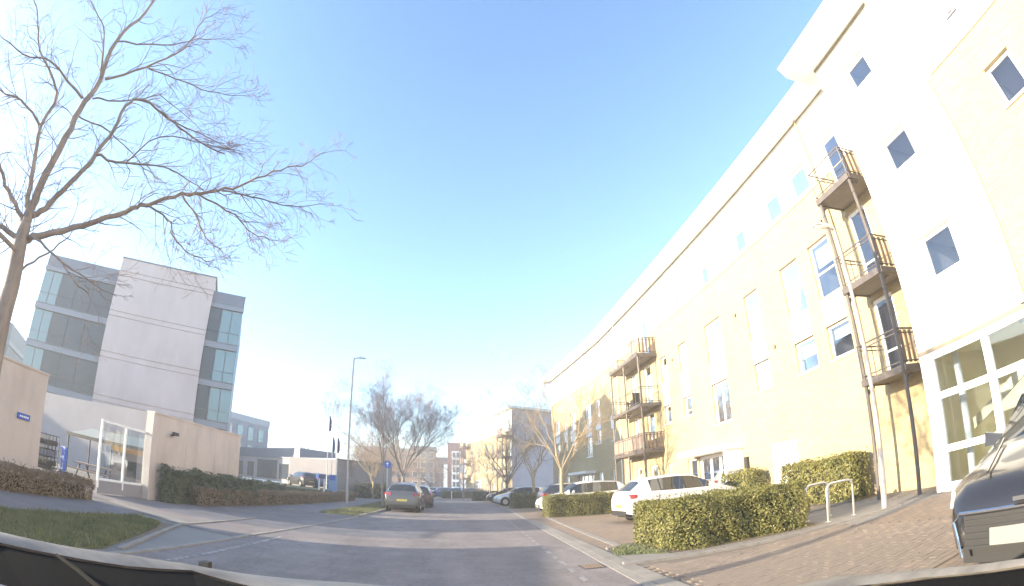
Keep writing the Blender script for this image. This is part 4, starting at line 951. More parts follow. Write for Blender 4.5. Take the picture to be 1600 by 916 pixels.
# near tree on the left, its limbs measured one by one
NEAR_LIMBS = {
  'main': (0.115, 0.03, [(-6.08,4.39,3.62),(-6.10,4.36,4.05),(-6.10,4.36,4.41),(-6.08,4.38,5.38),(-6.08,4.39,6.11),(-6.01,4.40,6.61),(-6.06,4.24,7.39),(-5.89,4.31,8.24),(-5.85,4.20,9.23)]),
  'right': (0.07, 0.012, [(-6.08,4.39,4.03),(-5.89,4.49,4.21),(-5.60,4.53,4.65),(-5.31,4.56,5.12),(-5.19,4.55,5.56),(-5.09,4.51,6.07),(-4.85,4.62,6.16),(-4.45,4.87,5.97),(-4.01,5.11,5.75),(-3.49,5.37,5.61)]),
  'right2': (0.03, 0.008, [(-5.31,4.56,5.12),(-4.83,4.78,5.09),(-4.22,5.08,5.18),(-3.56,5.32,4.90)]),
  'long': (0.075, 0.008, [(-6.04,4.44,3.69),(-5.81,4.59,3.86),(-5.37,4.94,4.17),(-4.90,5.27,4.57),(-4.66,5.42,4.79),(-4.23,5.70,5.12),(-3.89,5.94,5.30),(-3.48,6.19,5.61),(-3.08,6.40,6.02),(-2.67,6.58,6.28),(-2.30,6.72,6.67)]),
  'droop1': (0.022, 0.006, [(-4.66,5.42,4.79),(-4.25,5.56,4.62),(-4.05,5.59,4.32),(-3.75,5.67,4.10),(-3.42,5.76,4.03)]),
  'droop2': (0.02, 0.006, [(-4.23,5.70,5.12),(-3.93,5.91,4.78),(-3.71,5.94,4.51),(-3.39,6.01,4.31)]),
  'droop3': (0.02, 0.006, [(-4.02,5.86,5.22),(-3.49,6.30,5.09),(-3.24,6.54,4.93),(-2.94,6.79,4.93)]),
  'droop4': (0.02, 0.006, [(-3.72,6.05,5.41),(-3.09,6.28,5.41),(-2.62,6.38,5.33),(-2.09,6.47,5.43)]),
  'left': (0.065, 0.015, [(-6.10,4.37,3.90),(-6.27,4.29,4.44),(-6.45,4.21,5.02),(-6.60,4.15,5.53),(-6.70,4.19,6.17),(-6.93,3.99,6.49),(-7.25,3.61,6.81),(-7.49,3.35,7.26),(-7.79,2.88,7.72)]),
  'left2': (0.035, 0.01, [(-6.62,4.13,5.51),(-6.88,3.67,5.69),(-7.08,3.28,5.61),(-7.31,2.72,5.58)]),
  'fl': (0.06, 0.03, [(-6.12,4.33,3.88),(-6.24,4.33,4.01),(-6.53,4.08,4.28),(-6.77,3.87,4.59),(-7.13,3.41,5.00)]),
  'fl2': (0.06, 0.04, [(-6.11,4.35,3.64),(-6.45,4.21,3.78),(-6.81,4.01,3.83)]),
  'fl3': (0.05, 0.04, [(-6.05,4.43,3.45),(-6.04,3.93,3.52),(-6.03,3.35,3.52)]),
  'low1': (0.025, 0.008, [(-6.03,4.46,3.25),(-5.85,4.69,3.53),(-5.74,4.98,3.96),(-5.75,5.12,4.31)]),
  'low2': (0.03, 0.006, [(-6.05,4.43,3.68),(-5.81,4.42,3.72),(-5.24,4.65,3.46),(-4.91,4.85,3.35),(-4.45,5.14,3.22)]),
  'low3': (0.015, 0.005, [(-5.24,4.65,3.46),(-5.00,4.75,3.24),(-4.81,4.95,3.17),(-4.92,4.84,3.28)]),
  'b1': (0.035, 0.008, [(-5.93,4.43,6.63),(-5.42,4.74,7.13),(-4.98,4.92,7.70),(-4.88,4.88,8.38),(-4.68,4.93,8.73)]),
  'b2': (0.02, 0.006, [(-5.94,4.41,6.18),(-5.39,4.77,6.37),(-4.94,4.96,6.58),(-4.34,5.36,6.31)]),
  'b3': (0.035, 0.01, [(-6.12,4.33,6.15),(-6.74,3.73,6.52),(-7.17,3.31,6.42),(-7.59,2.83,6.53)]),
  'b4': (0.025, 0.008, [(-5.99,4.35,6.62),(-6.39,4.11,7.59),(-6.67,3.84,7.90),(-6.96,3.52,8.18)]),
  'b5': (0.02, 0.006, [(-6.08,4.39,5.84),(-5.91,5.10,6.05),(-5.55,5.76,5.92),(-5.31,6.25,5.57)]),
  'b6': (0.022, 0.006, [(-6.06,4.24,7.39),(-5.38,4.78,7.75),(-4.86,5.04,8.08),(-4.32,5.38,8.39)]),
  'b7': (0.018, 0.005, [(-5.42,4.74,7.13),(-4.72,5.17,7.05),(-4.18,5.49,7.06),(-3.71,5.70,7.15)]),
  'b8': (0.018, 0.005, [(-4.80,4.68,6.16),(-4.22,4.94,5.87),(-3.72,5.21,5.80),(-3.18,5.44,5.59)]),
  'b9': (0.018, 0.005, [(-4.83,4.78,5.09),(-4.44,4.88,5.60),(-3.83,5.25,5.73),(-3.20,5.54,5.74)]),
}
rng = random.Random(5)
nt_ = thing('bare_tree', 'big bare tree overhanging the top left, in front of the office building', 'tree', (-6.03, 4.46, 0))
tr, tip = MB(), MB()
def smooth_pts(P, k=4):
    P = [Vector(p) for p in P]; out = []
    for i in range(len(P) - 1):
        a, b, c, d = P[max(i - 1, 0)], P[i], P[i + 1], P[min(i + 2, len(P) - 1)]
        for j in range(k):
            t = j / k
            out.append(.5 * ((2 * b) + (c - a) * t + (2 * a - 5 * b + 4 * c - d) * t * t + (3 * b - a - 3 * c + d) * t ** 3))
    out.append(P[-1]); return out
tr.tube(smooth_pts([(-6.03, 4.46, 0), (-6.03, 4.46, .25), (-6.03, 4.46, 1.4), (-6.04, 4.45, 2.62), (-6.035, 4.452, 3.08), (-6.08, 4.39, 3.62), (-6.10, 4.37, 3.9)], 3), [.24 - .06 * min(1, i / 3) - .0045 * i for i in range(19)], 12)
for nm, (r0, r1, pts) in NEAR_LIMBS.items():
    sp_ = smooth_pts(pts, 4); n = len(sp_)
    for i in range(1, n - 1): sp_[i] = sp_[i] + Vector((rng.gauss(0, .012), rng.gauss(0, .012), rng.gauss(0, .012)))
    rad = [(r0 + (r1 - r0) * (i / (n - 1)) ** .8) * (.78 if r0 > .03 else .9) for i in range(n)]
    tr.tube(sp_, rad, 8 if r0 > .04 else 6, cap=False)
    dr = .18 if nm.startswith('droop') or nm in ('long', 'low2') else .05
    for i in range(2, n):
        cnt = 0 if nm.startswith('low') else 1
        for _ in range(cnt + (rng.random() < (.3 if cnt == 0 or r0 > .06 else .6))):
            d = (sp_[i] - sp_[i - 1]).normalized(); s = d.orthogonal().normalized(); s.rotate(Matrix.Rotation(rng.random() * 6.28, 3, d))
            nd = (d + s * rng.uniform(.5, 1.2)).normalized()
            branch(tr, tip, sp_[i].copy(), nd, rng.uniform(.35, .95) * (1.15 - .5 * i / n) * (.7 if nm == 'right' else 1), max(.004, min(.010, rad[i] * .5)), 1, 3, rng, droop=dr, up=.05, n_child=(2, 4), wig=.26, ratio=.6)
tr.build('trunk', M_['bark'], nt_, smooth=180); tip.build('crown', M_['twig'], nt_, smooth=180)

# evergreen crown far behind the low building
random.seed(21)
for i, (x, y, s) in enumerate(((-27.5, 92, 1.0),)):
    t = thing('evergreen_tree', 'rounded evergreen tree showing above the low building roof', 'tree', (x, y, 0))
    b = MB(); b.tube([(0, 0, 0), (0, 0, 4.5)], [.3, .15], 8); b.build('trunk', M_['bark'], t, local=True)
    pn = []
    for c, r in (((-1.8, 0, 5.6), 1.7), ((.6, .3, 5.9), 1.9), ((2.4, 0, 5.0), 1.5), ((0, 0, 4.6), 2.0)):
        for _ in range(500):
            n = Vector((random.gauss(0, 1), random.gauss(0, 1), random.gauss(0, 1))).normalized()
            pn.append((Vector(c) + n * r * random.uniform(.75, 1.05), n))
    m = MB(); leaves(m, pn, .16); m.build('crown', M_['leafD'], t, local=True)

# ------------------------------------------------------------------ vehicles
def interp(T, x, k):
    for a, b in zip(T, T[1:]):
        if x <= b[0]: t = (x - a[0]) / (b[0] - a[0]); return a[k] + (b[k] - a[k]) * max(0, min(1, t))
    return T[-1][k]

CARS = {
 # rows: x, belt z, top z, roof-edge z, half width, roof half width   (x from tail to nose)
 'hatch': dict(L=4.05, wheels=(-1.27, 1.26), r=.31, rows=[(-2.02, .62, .70, .68, .60, .45), (-2.0, .78, .90, .88, .76, .60), (-1.93, .92, 1.00, .98, .82, .66), (-1.52, .975, 1.35, 1.275, .855, .55), (-1.3, .97, 1.405, 1.325, .865, .56), (-.75, .95, 1.445, 1.365, .875, .575), (-.25, .935, 1.455, 1.37, .875, .58), (.15, .925, 1.425, 1.34, .875, .575), (.42, .92, 1.345, 1.26, .875, .60), (1.05, .90, .985, .95, .87, .70), (1.25, .84, .935, .91, .865, .68), (1.75, .75, .80, .78, .81, .60), (1.95, .64, .68, .66, .70, .48), (2.03, .5, .55, .53, .58, .40)],
               side=[(-1.28, -.98), (-.93, -.17), (-.09, .78)], rw=(-1.90, -1.55), ws=(.42, 1.05)),
 'estate': dict(L=4.4, wheels=(-1.33, 1.33), r=.34, rows=[(-2.2, .60, .72, .70, .68, .5), (-2.17, .82, .95, .93, .82, .66), (-2.10, .99, 1.07, 1.05, .86, .70), (-1.74, 1.03, 1.43, 1.35, .88, .60), (-1.45, 1.02, 1.495, 1.415, .895, .61), (-.9, 1.005, 1.535, 1.455, .90, .625), (-.3, .99, 1.55, 1.465, .905, .63), (.2, .985, 1.525, 1.44, .905, .625), (.5, .98, 1.46, 1.39, .905, .66), (1.15, .96, 1.04, 1.0, .90, .74), (1.4, .89, .99, .965, .89, .72), (1.9, .80, .86, .84, .85, .64), (2.12, .68, .73, .71, .74, .5), (2.2, .52, .58, .56, .62, .44)],
               side=[(-1.5, -1.08), (-1.03, -.12), (-.04, .86)], rw=(-2.07, -1.77), ws=(.5, 1.15)),
}
def fill_rows(rows): return rows
def make_car(kind, name, label, body, loc, rz, group=None, plate_r='yplate', plate_f='wplate', lamps=True):
    C = CARS[kind]; T = C['rows']; t = thing(name, label, 'car', loc, rz, group)
    sx = {x[0] for x in T}
    for a, b in C['side'] + [C['rw'], C['ws']]: sx |= {a, b}
    R_ = C['r'] + .055
    for wx in C['wheels']:
        for k in (-1, -.92, -.72, -.4, 0, .4, .72, .92, 1): sx.add(round(wx + R_ * k, 4))
    xs = sorted(sx); xs = [x for i, x in enumerate(xs) if i == 0 or x - xs[i - 1] > .012]
    sill = .20 if kind == 'hatch' else .23; rows = []
    for x in xs:
        zb, zt, zr, w, wr = (interp(T, x, k) for k in range(1, 6))
        z0 = sill + max(0, abs(x) - C['L'] / 2 + .35) * .35
        z0a = z0
        for wx in C['wheels']:
            if abs(x - wx) < R_: z0a = max(z0a, C['r'] + math.sqrt(max(0, R_ ** 2 - (x - wx) ** 2)))
        zb = max(zb, z0a + .06)
        zm = max(z0a + .03, z0 + (zb - z0) * .5)
        g = zr > zb + .12
        rows.append([(w * .94, z0a), (w * 1.0, zm), (w * .985, max(zm + .01, zb - .05)), (w * .955, zb), (wr if g else max(wr, w * .80), zr), (wr * .6 if g else w * .5, zt - .012), (0, zt)])
    nb = len(rows[0]); full = []
    for x, r in zip(xs, rows):
        full.append([(x, y, z) for y, z in r] + [(x, -y, z) for y, z in reversed(r[:-1])])
    nf = len(full[0]); V = [p for s in full for p in s]
    bodyf, sidef, wsf, rwf, pilf = [], [], [], [], []
    for i in range(len(xs) - 1):
        xm = (xs[i] + xs[i + 1]) / 2
        for j in range(nf - 1):
            f = (i * nf + j, (i + 1) * nf + j, (i + 1) * nf + j + 1, i * nf + j + 1)
            jj = j if j < nb - 1 else nf - 2 - j
            if jj == 3 and any(a < xm < b for a, b in C['side']): sidef.append(f)
            elif jj == 3 and C['side'][0][1] < xm < C['side'][-1][0]: pilf.append(f)
            elif jj in (4, 5) and C['ws'][0] < xm < C['ws'][1]: wsf.append(f)
            elif jj in (4, 5) and C['rw'][0] < xm < C['rw'][1]: rwf.append(f)
            else: bodyf.append(f)
    bodyf.append(tuple(range(nf))); bodyf.append(tuple((len(xs) - 1) * nf + j for j in reversed(range(nf))))
    def sub(name_, faces, m, smooth=35, par=t):
        used = sorted({i for f in faces for i in f}); mp = {k: n for n, k in enumerate(used)}
        mb = MB(); mb.v = [V[k] for k in used]; mb.f = [tuple(mp[k] for k in f) for f in faces]; mb.m = [0] * len(faces)
        o = mb.build(name_, m, par, smooth, local=True)
        bm = bmesh.new(); bm.from_mesh(o.data); bmesh.ops.recalc_face_normals(bm, faces=bm.faces)
        if name_ == 'body': 
            pass
        bm.to_mesh(o.data); bm.free()
        o.data.set_sharp_from_angle(angle=R(smooth))
        return o
    sub('body', bodyf, body, 40)
    sub('windscreen', wsf, M_['carglass']); sub('rear_window', rwf, M_['carglass'])
    for (a0, a), (b, b0) in zip(C['side'], C['side'][1:]):
        for s in (1, -1):
            fs = [f for f in pilf if a < sum(V[v][0] for v in f) / 4 < b and (sum(V[v][1] for v in f) > 0) == (s > 0)]
            if fs: sub('pillar_trim', fs, M_['trim'])
    for k, (a, b) in enumerate(C['side']):
        for s in (1, -1):
            fs = [f for f in sidef if a < sum(V[v][0] for v in f) / 4 < b and (sum(V[v][1] for v in f) > 0) == (s > 0)]
            if fs: sub('side_window', fs, M_['carglass'])
    mb = MB(); mb.box(-C['L'] / 2 + .2, C['L'] / 2 - .2, -.7, .7, .16, .5); mb.build('underbody', M_['trim'], t, local=True)
    for wx in C['wheels']:
        W = interp(T, wx, 4)
        for s in (1, -1):
            o_ = s * (W - .10)
            mb = MB(); r = C['r']; mb.lathe([(r * .62, o_ - s * .09), (r * .95, o_ - s * .1), (r, o_ - s * .06), (r, o_ + s * .05), (r * .95, o_ + s * .085), (r * .64, o_ + s * .08), (r * .62, o_ + s * .05)], 'y', 24, (wx, 0, r)); wh = mb.build('wheel', M_['tyre'], t, 40, local=True)
            mb = MB(); mb.lathe([(.001, o_ + s * .055), (r * .2, o_ + s * .06), (r * .22, o_ + s * .03), (r * .55, o_ + s * .02), (r * .63, o_ + s * .075), (r * .63, o_ - s * .05)], 'y', 20, (wx, 0, r))
            for k in range(5):
                a = 6.283 * k / 5; ca, sa = math.cos(a), math.sin(a); h = .035
                P_ = lambda q, e, dy: (wx + ca * q - sa * e, o_ + s * dy, r + sa * q + ca * e)
                mb.hexa([P_(.05, -h, .03), P_(.05, h, .03), P_(r * .6, h * .8, .03), P_(r * .6, -h * .8, .03), P_(.05, -h, .065), P_(.05, h, .065), P_(r * .6, h * .8, .07), P_(r * .6, -h * .8, .07)])
            mb.build('rim', M_['rim'], wh, 40, local=True)
            mb = MB(); mb.lathe([(.001, o_ - s * .12), (R_ - .01, o_ - s * .12), (R_ - .01, s * (W * .90))], 'y', 24, (wx, 0, r)); mb.build('arch_liner', M_['trim'], t, local=True)
    # doors: handles and shut lines, mirrors
    for s in (1, -1):
        for x in (-.85, .05):
            w_ = interp(T, x, 4); mb = MB(); mb.box(x, x + .17, s * w_ * .985 - .012, s * w_ * .985 + .012, .80, .825); mb.build('door_handle', body, t, local=True)
        for x in (-1.06, -.12, .85):
            w_ = interp(T, x, 4); zb = interp(T, x, 1); mb = MB()
            mb.box(x, x + .008, s * w_ * .99 - .012, s * w_ * .99 + .012 if s > 0 else s * w_ * .99 + .012, .38, zb - .08); mb.build('shut_line', M_['trim'], t, local=True)
        x = .68; w_ = interp(T, x, 4); zb = interp(T, x, 1)
        mb = MB(); mb.hexa([(x, s * (w_ - .03), zb + .01), (x + .1, s * (w_ - .03), zb + .01), (x + .12, s * (w_ + .17), zb + .02), (x + .02, s * (w_ + .17), zb + .02), (x, s * (w_ - .03), zb + .1), (x + .08, s * (w_ - .03), zb + .1), (x + .08, s * (w_ + .17), zb + .16), (x + .02, s * (w_ + .17), zb + .16)]); mb.build('mirror', body, t, 50, local=True)
        # tail lamp wraps the rear corner
        xr = -C['L'] / 2; zl = T[2][1]
        mb = MB(); wv = T[2][4]
        mb.hexa([(xr + .06, s * (wv - .30), zl - .16), (xr + .30, s * (wv + .012), zl - .13), (xr + .30, s * (wv + .012), zl - .02), (xr + .10, s * (wv - .30), zl + .0), (xr - .005, s * (wv - .30), zl - .16), (xr + .09, s * (wv + .012), zl - .14), (xr + .09, s * (wv + .01), zl - .01), (xr + .035, s * (wv - .30), zl + .0)]); mb.build('tail_lamp', M_['red'], t, 30, local=True)
        xf = C['L'] / 2; zf = .58 if kind == 'hatch' else .635
        mb = MB(); xf += .055; zf += .02
        mb.hexa([(xf - .22, s * .40, zf - .02), (xf - .09, s * .40, zf - .06), (xf - .30, s * (T[-3][4] + .01), zf - .03), (xf - .42, s * (T[-3][4] + .01), zf), (xf - .26, s * .40, zf + .08), (xf - .14, s * .40, zf + .05), (xf - .33, s * (T[-3][4] + .0), zf + .10), (xf - .45, s * (T[-3][4] + .0), zf + .11)]); mb.build('headlamp', M_['clear'], t, 30, local=True)
    xr = -C['L'] / 2
    mb = MB(); mb.box(xr - .012, xr + .06, -.62, .62, .24, .40); mb.build('rear_bumper_trim', M_['trim'], t, local=True)
    zpl = .62 if kind == 'estate' else .55
    mb = MB(); mb.box(xr - .022, xr - .005, -.26, .26, zpl - .055, zpl + .055); mb.build('rear_plate', M_[plate_r], t, local=True)
    xf = C['L'] / 2
    mb = MB(); mb.box(xf - .05, xf + .012, -.50, .50, .26, .50); mb.build('grille', M_['trim'], t, local=True)
    mb = MB(); mb.box(xf + .012, xf + .024, -.26, .26, .36, .47); mb.build('front_plate', M_[plate_f], t, local=True)
    return t
PI = math.pi
make_car('hatch', 'parked_car', 'white hatchback parked tail out behind the nearest hedge', P_white, (7.58, 15.4, .008), 0.02).scale = (1.07, 1.0, 1.02)
make_car('estate', 'parked_car', 'white car parked nose out behind the second hedge', P_white, (6.4, 23.2, .008), PI + .02)
make_car('estate', 'parked_car', 'navy car parked tail out next to the white nose out car', P_navy, (7.2, 27.2, .008), .02)
make_car('estate', 'parked_car', 'dark grey estate parked tail towards us at the left kerb', P_grey, (-2.15, 27.0, .006), PI / 2 - .02)
make_car('hatch', 'parked_car', 'dark red hatchback parked ahead of the dark grey estate', paint('maroon_car_paint', (.05, .018, .02)), (-1.75, 33.6, .006), PI / 2)
c_s = make_car('hatch', 'parked_car', 'silver car with pale nose showing past the far dark hedge', P_silver, (5.5, 37.2, .008), PI)
far_cars = [((5.6, 45.5, 0), PI, P_black, 'black car parked in the bay before the second apartment block'),
            ((1.4, 72.0, 0), 2.5, P_silver, 'silver car first in the angled far row'), ((-0.4, 74.0, 0), 2.5, P_blue, 'blue car second in the angled far row'),
            ((-2.2, 76.0, 0), 2.5, P_silver, 'silver car third in the angled far row'), ((-4.0, 78.5, 0), 2.5, P_blue, 'blue car last in the angled far row'), ((3.3, 69.5, 0), 2.5, P_grey, 'grey car at the near end of the angled far row'),
            ((-13.7, 46.6, .62), 2.3, P_black, 'black car parked in front of the low pale building'), ((-12.4, 46.9, .62), 2.3, P_blue, 'blue car parked in front of the low pale building')]
for loc, rz, pnt, lab in far_cars:
    c = copy_tree(c_s, loc, rz, lab)
    for ch in c.children:
        if ch.name.split('.')[0] in ('body', 'mirror', 'door_handle'):
            ch.data = ch.data.copy(); ch.data.materials[0] = pnt
# black car facing us at the right edge
bc = make_car('estate', 'parked_car', 'black car at the right edge facing the road with chrome framed grille', P_black, (5.78, 1.62, .01), PI)
xf = 2.2
for nm_ in [c.name for c in bc.children if c.name.split('.')[0] in ('grille', 'front_plate')]: bpy.data.objects.remove(bpy.data.objects[nm_])
b = MB(); b.box(xf - .10, xf + .010, -.56, .56, .33, .59); fg = b.build('front_grille', M_['trim'], bc, local=True)
for k in range(5):
    b = MB(); b.box(xf + .011, xf + .022, -.55, .55, .34 + k * .05, .36 + k * .05); b.build('grille_slat', M_['trim'], fg, local=True)
b = MB(); b.tube([(xf + .02, -.58, .27), (xf + .02, -.66, .55), (xf + .02, -.60, .615), (xf + .02, .60, .615), (xf + .02, .66, .55), (xf + .02, .58, .27)], .014, 6); b.build('grille_surround', M_['chrome'], bc, local=True)
b = MB(); b.box(xf + .032, xf + .045, -.30, .30, .36, .49); b.build('number_plate', M_['wplate'], bc, local=True)
b = MB(); b.box(xf - .02, xf + .025, -.09, .09, .655, .685); b.build('bonnet_badge', M_['chrome'], bc, local=True)
for s in (1, -1):
    b = MB(); b.tube([(xf - .25, s * .45, .865), (1.2, s * .62, 1.045)], .012, 5); b.build('bonnet_crease', P_black, bc, local=True)
b = MB(); b.tube([(1.12, -.1, 1.065), (1.0, .35, 1.11), (.75, .68, 1.25)], .01, 5); b.build('wiper', M_['trim'], bc, local=True)

# the car we sit in: bonnet, scuttle and dashboard edge
own = thing('own_car', 'silver grey bonnet and black scuttle of the car the view is taken from', 'car', (-.1, .6, 0))
EDGE = [(-1.30, .72), (-1.16, .83), (-1.015, .83), (-.90, .95), (-.785, 1.085), (-.665, 1.14), (-.49, 1.19), (-.26, 1.275), (-.065, 1.275), (.31, 1.185), (.66, .82), (.757, .80), (.82, .607), (.857, .393), (.86, .2)]
EDGE = [(-1.0, .55), (-1.015, .83), (-.90, .95), (-.785, 1.085), (-.665, 1.143), (-.493, 1.193), (-.257, 1.279), (-.064, 1.279), (.307, 1.186), (.50, 1.02), (.664, .821), (.757, .80), (.821, .607), (.857, .393), (.86, .1)]
SC = [(-.99, .53), (-.93, .75), (-.83, .86), (-.71, .97), (-.607, 1.10), (-.45, 1.066), (-.22, 1.03), (.0, .98), (.26, .90), (.43, .84), (.60, .745), (.70, .70), (.78, .57), (.83, .37), (.835, .1)]
mb = MB(); rows = []
for (ex, ey), (sx_, sy_) in zip(EDGE, SC):
    r = []
    for k in range(7):
        t = k / 6; z = 1.042 + .008 * math.sin(t * PI)
        r.append((sx_ + (ex - sx_) * t, sy_ + (ey - sy_) * t, z - (.0 if t < 1 else .02)))
    cx, cy = -.1, .4
    for k, dz in ((1.12, -.07), (1.28, -.2), (1.36, -.45)):
        r.append((cx + (ex - cx) * (1 + (k - 1)), cy + (ey - cy) * (1 + (k - 1)), 1.045 + dz))
    rows.append(r)
n = len(rows[0])
mb.v = [p for r in rows for p in r]
for i in range(len(rows) - 1):
    for j in range(n - 1): a = i * n + j; mb.f.append((a, a + n, a + n + 1, a + 1)); mb.m.append(0)
mb.build('bonnet', P_own, own, 180)
mb = MB(); cen_ = Vector((0, .3))
for i in range(len(SC) - 1):
    q = [Vector(SC[i]), Vector(SC[i + 1])]; I = [v + (cen_ - v).normalized() * .3 for v in q]; O = [v + (cen_ - v).normalized() * .004 for v in q]
    mb.hexa([(*I[0], .97), (*I[1], .97), (*O[1], .99), (*O[0], .99), (*I[0], 1.0), (*I[1], 1.0), (*O[1], 1.037), (*O[0], 1.037)])
mb.build('scuttle_panel', mat('matt_black_plastic', (0.006, 0.006, 0.006), 0.95, spec=0.1), own)
mb = MB(); mb.tube([(-.82, .84, 1.045), (-.70, .78, 1.05), (-.58, .715, 1.05), (-.40, .66, 1.04)], [.004, .005, .005, .004], 6); mb.build('wiper_arm', mat('wiper_black', (.008, .008, .008), .9, spec=.1), own)
mb = MB(); mb.hexa([(-.60, .30, 1.0), (-.42, .40, 1.0), (-.545, .545, 1.05), (-.68, .44, 1.05), (-.60, .30, 1.03), (-.42, .40, 1.03), (-.545, .545, 1.068), (-.68, .44, 1.072)]); mb.build('dashboard_corner', mat('dashboard_vinyl', (.26, .24, .28), .8), own)
mb = MB(); mb.box(-.72, .7, .12, .45, .9, .965); mb.build('dashboard', M_['clad'], own)
d_ = Vector((-.60, 1.17, 1.05))
mb = MB(); mb.box(d_.x - .011, d_.x + .011, d_.y - .012, d_.y + .012, 1.03, 1.058); mb.box(d_.x - .016, d_.x - .0115, d_.y - .012, d_.y + .010, 1.03, 1.056); mb.build('washer_nozzle', M_['trim'], own)

# ------------------------------------------------------------------ street furniture
def lamp(label, base, h, arm, rz, r0, r1, tilt=.06):
    t = thing('street_lamp', label, 'street lamp', base, rz)
    b = MB(); b.tube([(0, 0, 0), (0, 0, 1.1)], [r0, r0], 12); b.tube([(0, 0, 1.1), (0, 0, 1.2), (0, 0, h)], [r0, r0 * .75, r1], 12); b.build('pole', M_['lamp'], t, 40, local=True)
    b = MB(); b.tube([(0, 0, h - .03), (arm * .3, 0, h + tilt * .3)], r1 * .7, 8); b.build('arm', M_['lamp'], t, local=True)
    b = MB(); z = h + tilt * .4
    b.hexa([(arm * .25, -.06, z - .03), (arm, -.11, z), (arm, .11, z), (arm * .25, .06, z - .03), (arm * .25, -.05, z + .05), (arm * .97, -.08, z + .07), (arm * .97, .08, z + .07), (arm * .25, .05, z + .05)]); hd = b.build('lamp_head', M_['galv'], t, local=True)
    b = MB(); b.box(arm * .45, arm * .93, -.07, .07, z - .035, z - .012); b.build('lens', M_['clear'], hd, local=True)
    b = MB(); b.box(-r0 * .7, r0 * .7, -r0 - .008, -r0 + .02, .5, .95); b.build('access_door', M_['lamp'], t, local=True)
    b = MB(); b.tube([(arm * .55, 0, z + .06), (arm * .55, 0, z + .16)], .025, 6); b.build('photocell', M_['trim'], hd, local=True)
    return t
lamp('tall street lamp on the left grass verge beyond the low hedge', (-6.05, 30.4, 0), 9.25, .75, .1, .085, .05)
lamp('slim street lamp on the pavement in front of the near balconies', (8.03, 6.85, .01), 6.0, .55, PI * .98, .065, .04)
hp = MB()
def hoop(label, a, b, h=.76):
    t = thing('bicycle_hoop', label, 'bike stand', ((a[0] + b[0]) / 2, (a[1] + b[1]) / 2, 0), 0, 'bicycle hoops on the pavement')
    A_, B_ = Vector((*a, 0)), Vector((*b, 0)); u = (B_ - A_).normalized(); r = .13
    pts = [A_, A_ + Vector((0, 0, h - r))]
    for k in range(1, 6): an = k / 5 * PI / 2; pts.append(A_ + u * (r - r * math.cos(an)) + Vector((0, 0, h - r + r * math.sin(an))))
    for k in range(0, 6): an = k / 5 * PI / 2; pts.append(B_ - u * (r - r * math.sin(an)) + Vector((0, 0, h - r + r * math.cos(an))))
    pts.append(B_)
    m = MB(); m.tube(pts, .026, 10, cap=False); m.build('hoop', M_['stainless'], t, 180)
    for p in (A_, B_):
        m = MB(); m.lathe([(.001, .022), (.06, .02), (.065, .01)], 'z', 12, p); m.build('foot_flange', M_['stainless'], t)
hoop('steel bicycle hoop next to the nearest hedge', (7.12, 8.3), (7.75, 8.25)); hoop('steel bicycle hoop nearer the street lamp', (7.0, 7.5), (7.68, 7.42))
for i, (x, y, p) in enumerate(((-10.6, 43.7, 7.3), (-10.2, 43.8, 5.4), (-9.78, 43.9, 5.4))):
    t = thing('flagpole', ('tallest white flagpole with dark limp flag', 'middle short flagpole with navy limp flag', 'right short flagpole with navy limp flag')[i], 'flagpole', (x, y, .5), 0, 'flagpoles before the low building')
    b = MB(); b.tube([(0, 0, 0), (0, 0, p - .5)], [.05, .025], 8); b.build('pole', M_['white'], t, local=True)
    b = MB(); top = p - .55; n = 10
    hang = 1.4
    for k in range(n):
        z0, z1 = top - hang * k / n, top - hang * (k + 1) / n; w0, w1 = .06 + .16 * math.sin(k / n * 2.6), .06 + .16 * math.sin((k + 1) / n * 2.6)
        b.hexa([(.03, -.02, z1), (.03 + w1, .05 * math.sin(k), z1), (.03 + w1, .05 * math.sin(k) + .03, z1), (.03, .03, z1), (.03, -.02, z0), (.03 + w0, .05 * math.sin(k - 1), z0), (.03 + w0, .05 * math.sin(k - 1) + .03, z0), (.03, .03, z0)])
    b.build('flag', M_['flag'], t, local=True)
t = thing('roadside_sign', 'pale blue upright sign panel on the lawn by the flagpoles', 'sign', (-8.95, 39.0, 0))
b = MB(); b.box(-.34, .34, -.05, .05, .4, 1.9); b.build('panel', M_['palesign'], t, local=True)
b = MB(); b.box(-.32, .22, -.056, -.051, 1.45, 1.85); b.build('face', M_['blue'], t, local=True)
for i, x in enumerate((-9.75, -9.35)):
    b = MB(); b.tube([(x, 37.8, 0), (x, 37.8, 1.5)], .06, 8); o = b.build('marker_post', M_['white']); tag(o, ('left white marker post beside the pale blue sign', 'right white marker post beside the pale blue sign')[i], 'post', 'white marker posts on the lawn')
t = thing('round_sign', 'round blue sign on a grey pole left of the parked dark car', 'sign', (-4.22, 35.7, 0))
b = MB(); b.tube([(0, 0, 0), (0, 0, 3.2)], .04, 8); b.build('pole', M_['galv'], t, local=True)
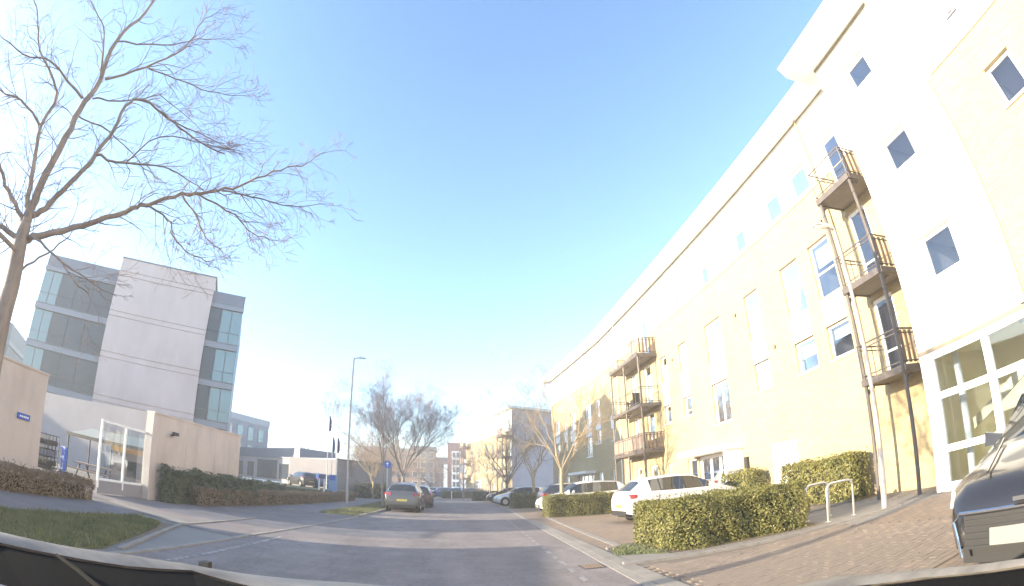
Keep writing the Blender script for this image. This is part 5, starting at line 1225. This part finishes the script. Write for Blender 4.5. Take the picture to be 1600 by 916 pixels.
b = MB(); b.lathe([(.001, -.05), (.27, -.05), (.28, -.04), (.28, -.03), (.001, -.03)], 'y', 24, (0, 0, 2.87)); b.build('disc', M_['blue'], t, local=True)
b = MB(); b.box(-.02, .02, -.056, -.051, 2.72, 2.9); b.hexa([(-.12, -.056, 2.9), (.12, -.056, 2.9), (.12, -.051, 2.9), (-.12, -.051, 2.9), (-.01, -.056, 3.04), (.01, -.056, 3.04), (.01, -.051, 3.04), (-.01, -.051, 3.04)]); b.build('arrow', M_['white'], t, local=True)
for i, (x, y) in enumerate(((.62, 61.5), (2.0, 62.4))):
    b = MB(); b.tube([(x, y, 0), (x, y, .95)], .055, 8); o = b.build('bollard', M_['white']); tag(o, ('left white bollard before the most distant hedge', 'right white bollard before the most distant hedge')[i], 'bollard', 'white bollards at the bend')

# fallen leaves and grit
random.seed(3); lf = MB()
for _ in range(260):
    x, y = random.choice(((random.uniform(2.4, 7), random.uniform(3.2, 7.6)), (random.uniform(-3.5, 2.3), random.uniform(4, 16)), (random.uniform(9.4, 10.5), random.uniform(6.8, 9.3)), (random.uniform(3.6, 6.8), random.uniform(7.3, 7.8))))
    s = random.uniform(.012, .028); a = random.random() * 6.28; dx, dy = math.cos(a) * s, math.sin(a) * s
    lf.face([(x - dx, y - dy, .026), (x + dy * .5, y - dx * .5, .034), (x + dx, y + dy, .026), (x - dy * .5, y + dx * .5, .03)])
o = lf.build('fallen_leaves', M_['leafB']); o['kind'] = 'stuff'; o['label'] = 'dry leaves scattered over the road and paving'; o['category'] = 'leaves'

# ------------------------------------------------------------------ air
hz = MB(); hz.box(-470, 470, -470, 470, -1, 18); ho = hz.build('haze', None or M_['white']); ho['kind'] = 'stuff'
hm = bpy.data.materials.new('haze_air'); hm.use_nodes = True; hn = hm.node_tree.nodes; hn.clear()
ou = hn.new('ShaderNodeOutputMaterial'); pv = hn.new('ShaderNodeVolumePrincipled'); pv.inputs['Color'].default_value = (1.0, .98, .96, 1); pv.inputs['Density'].default_value = 0.0028; pv.inputs['Anisotropy'].default_value = 0.35
hm.node_tree.links.new(pv.outputs[0], ou.inputs['Volume']); ho.data.materials[0] = hm
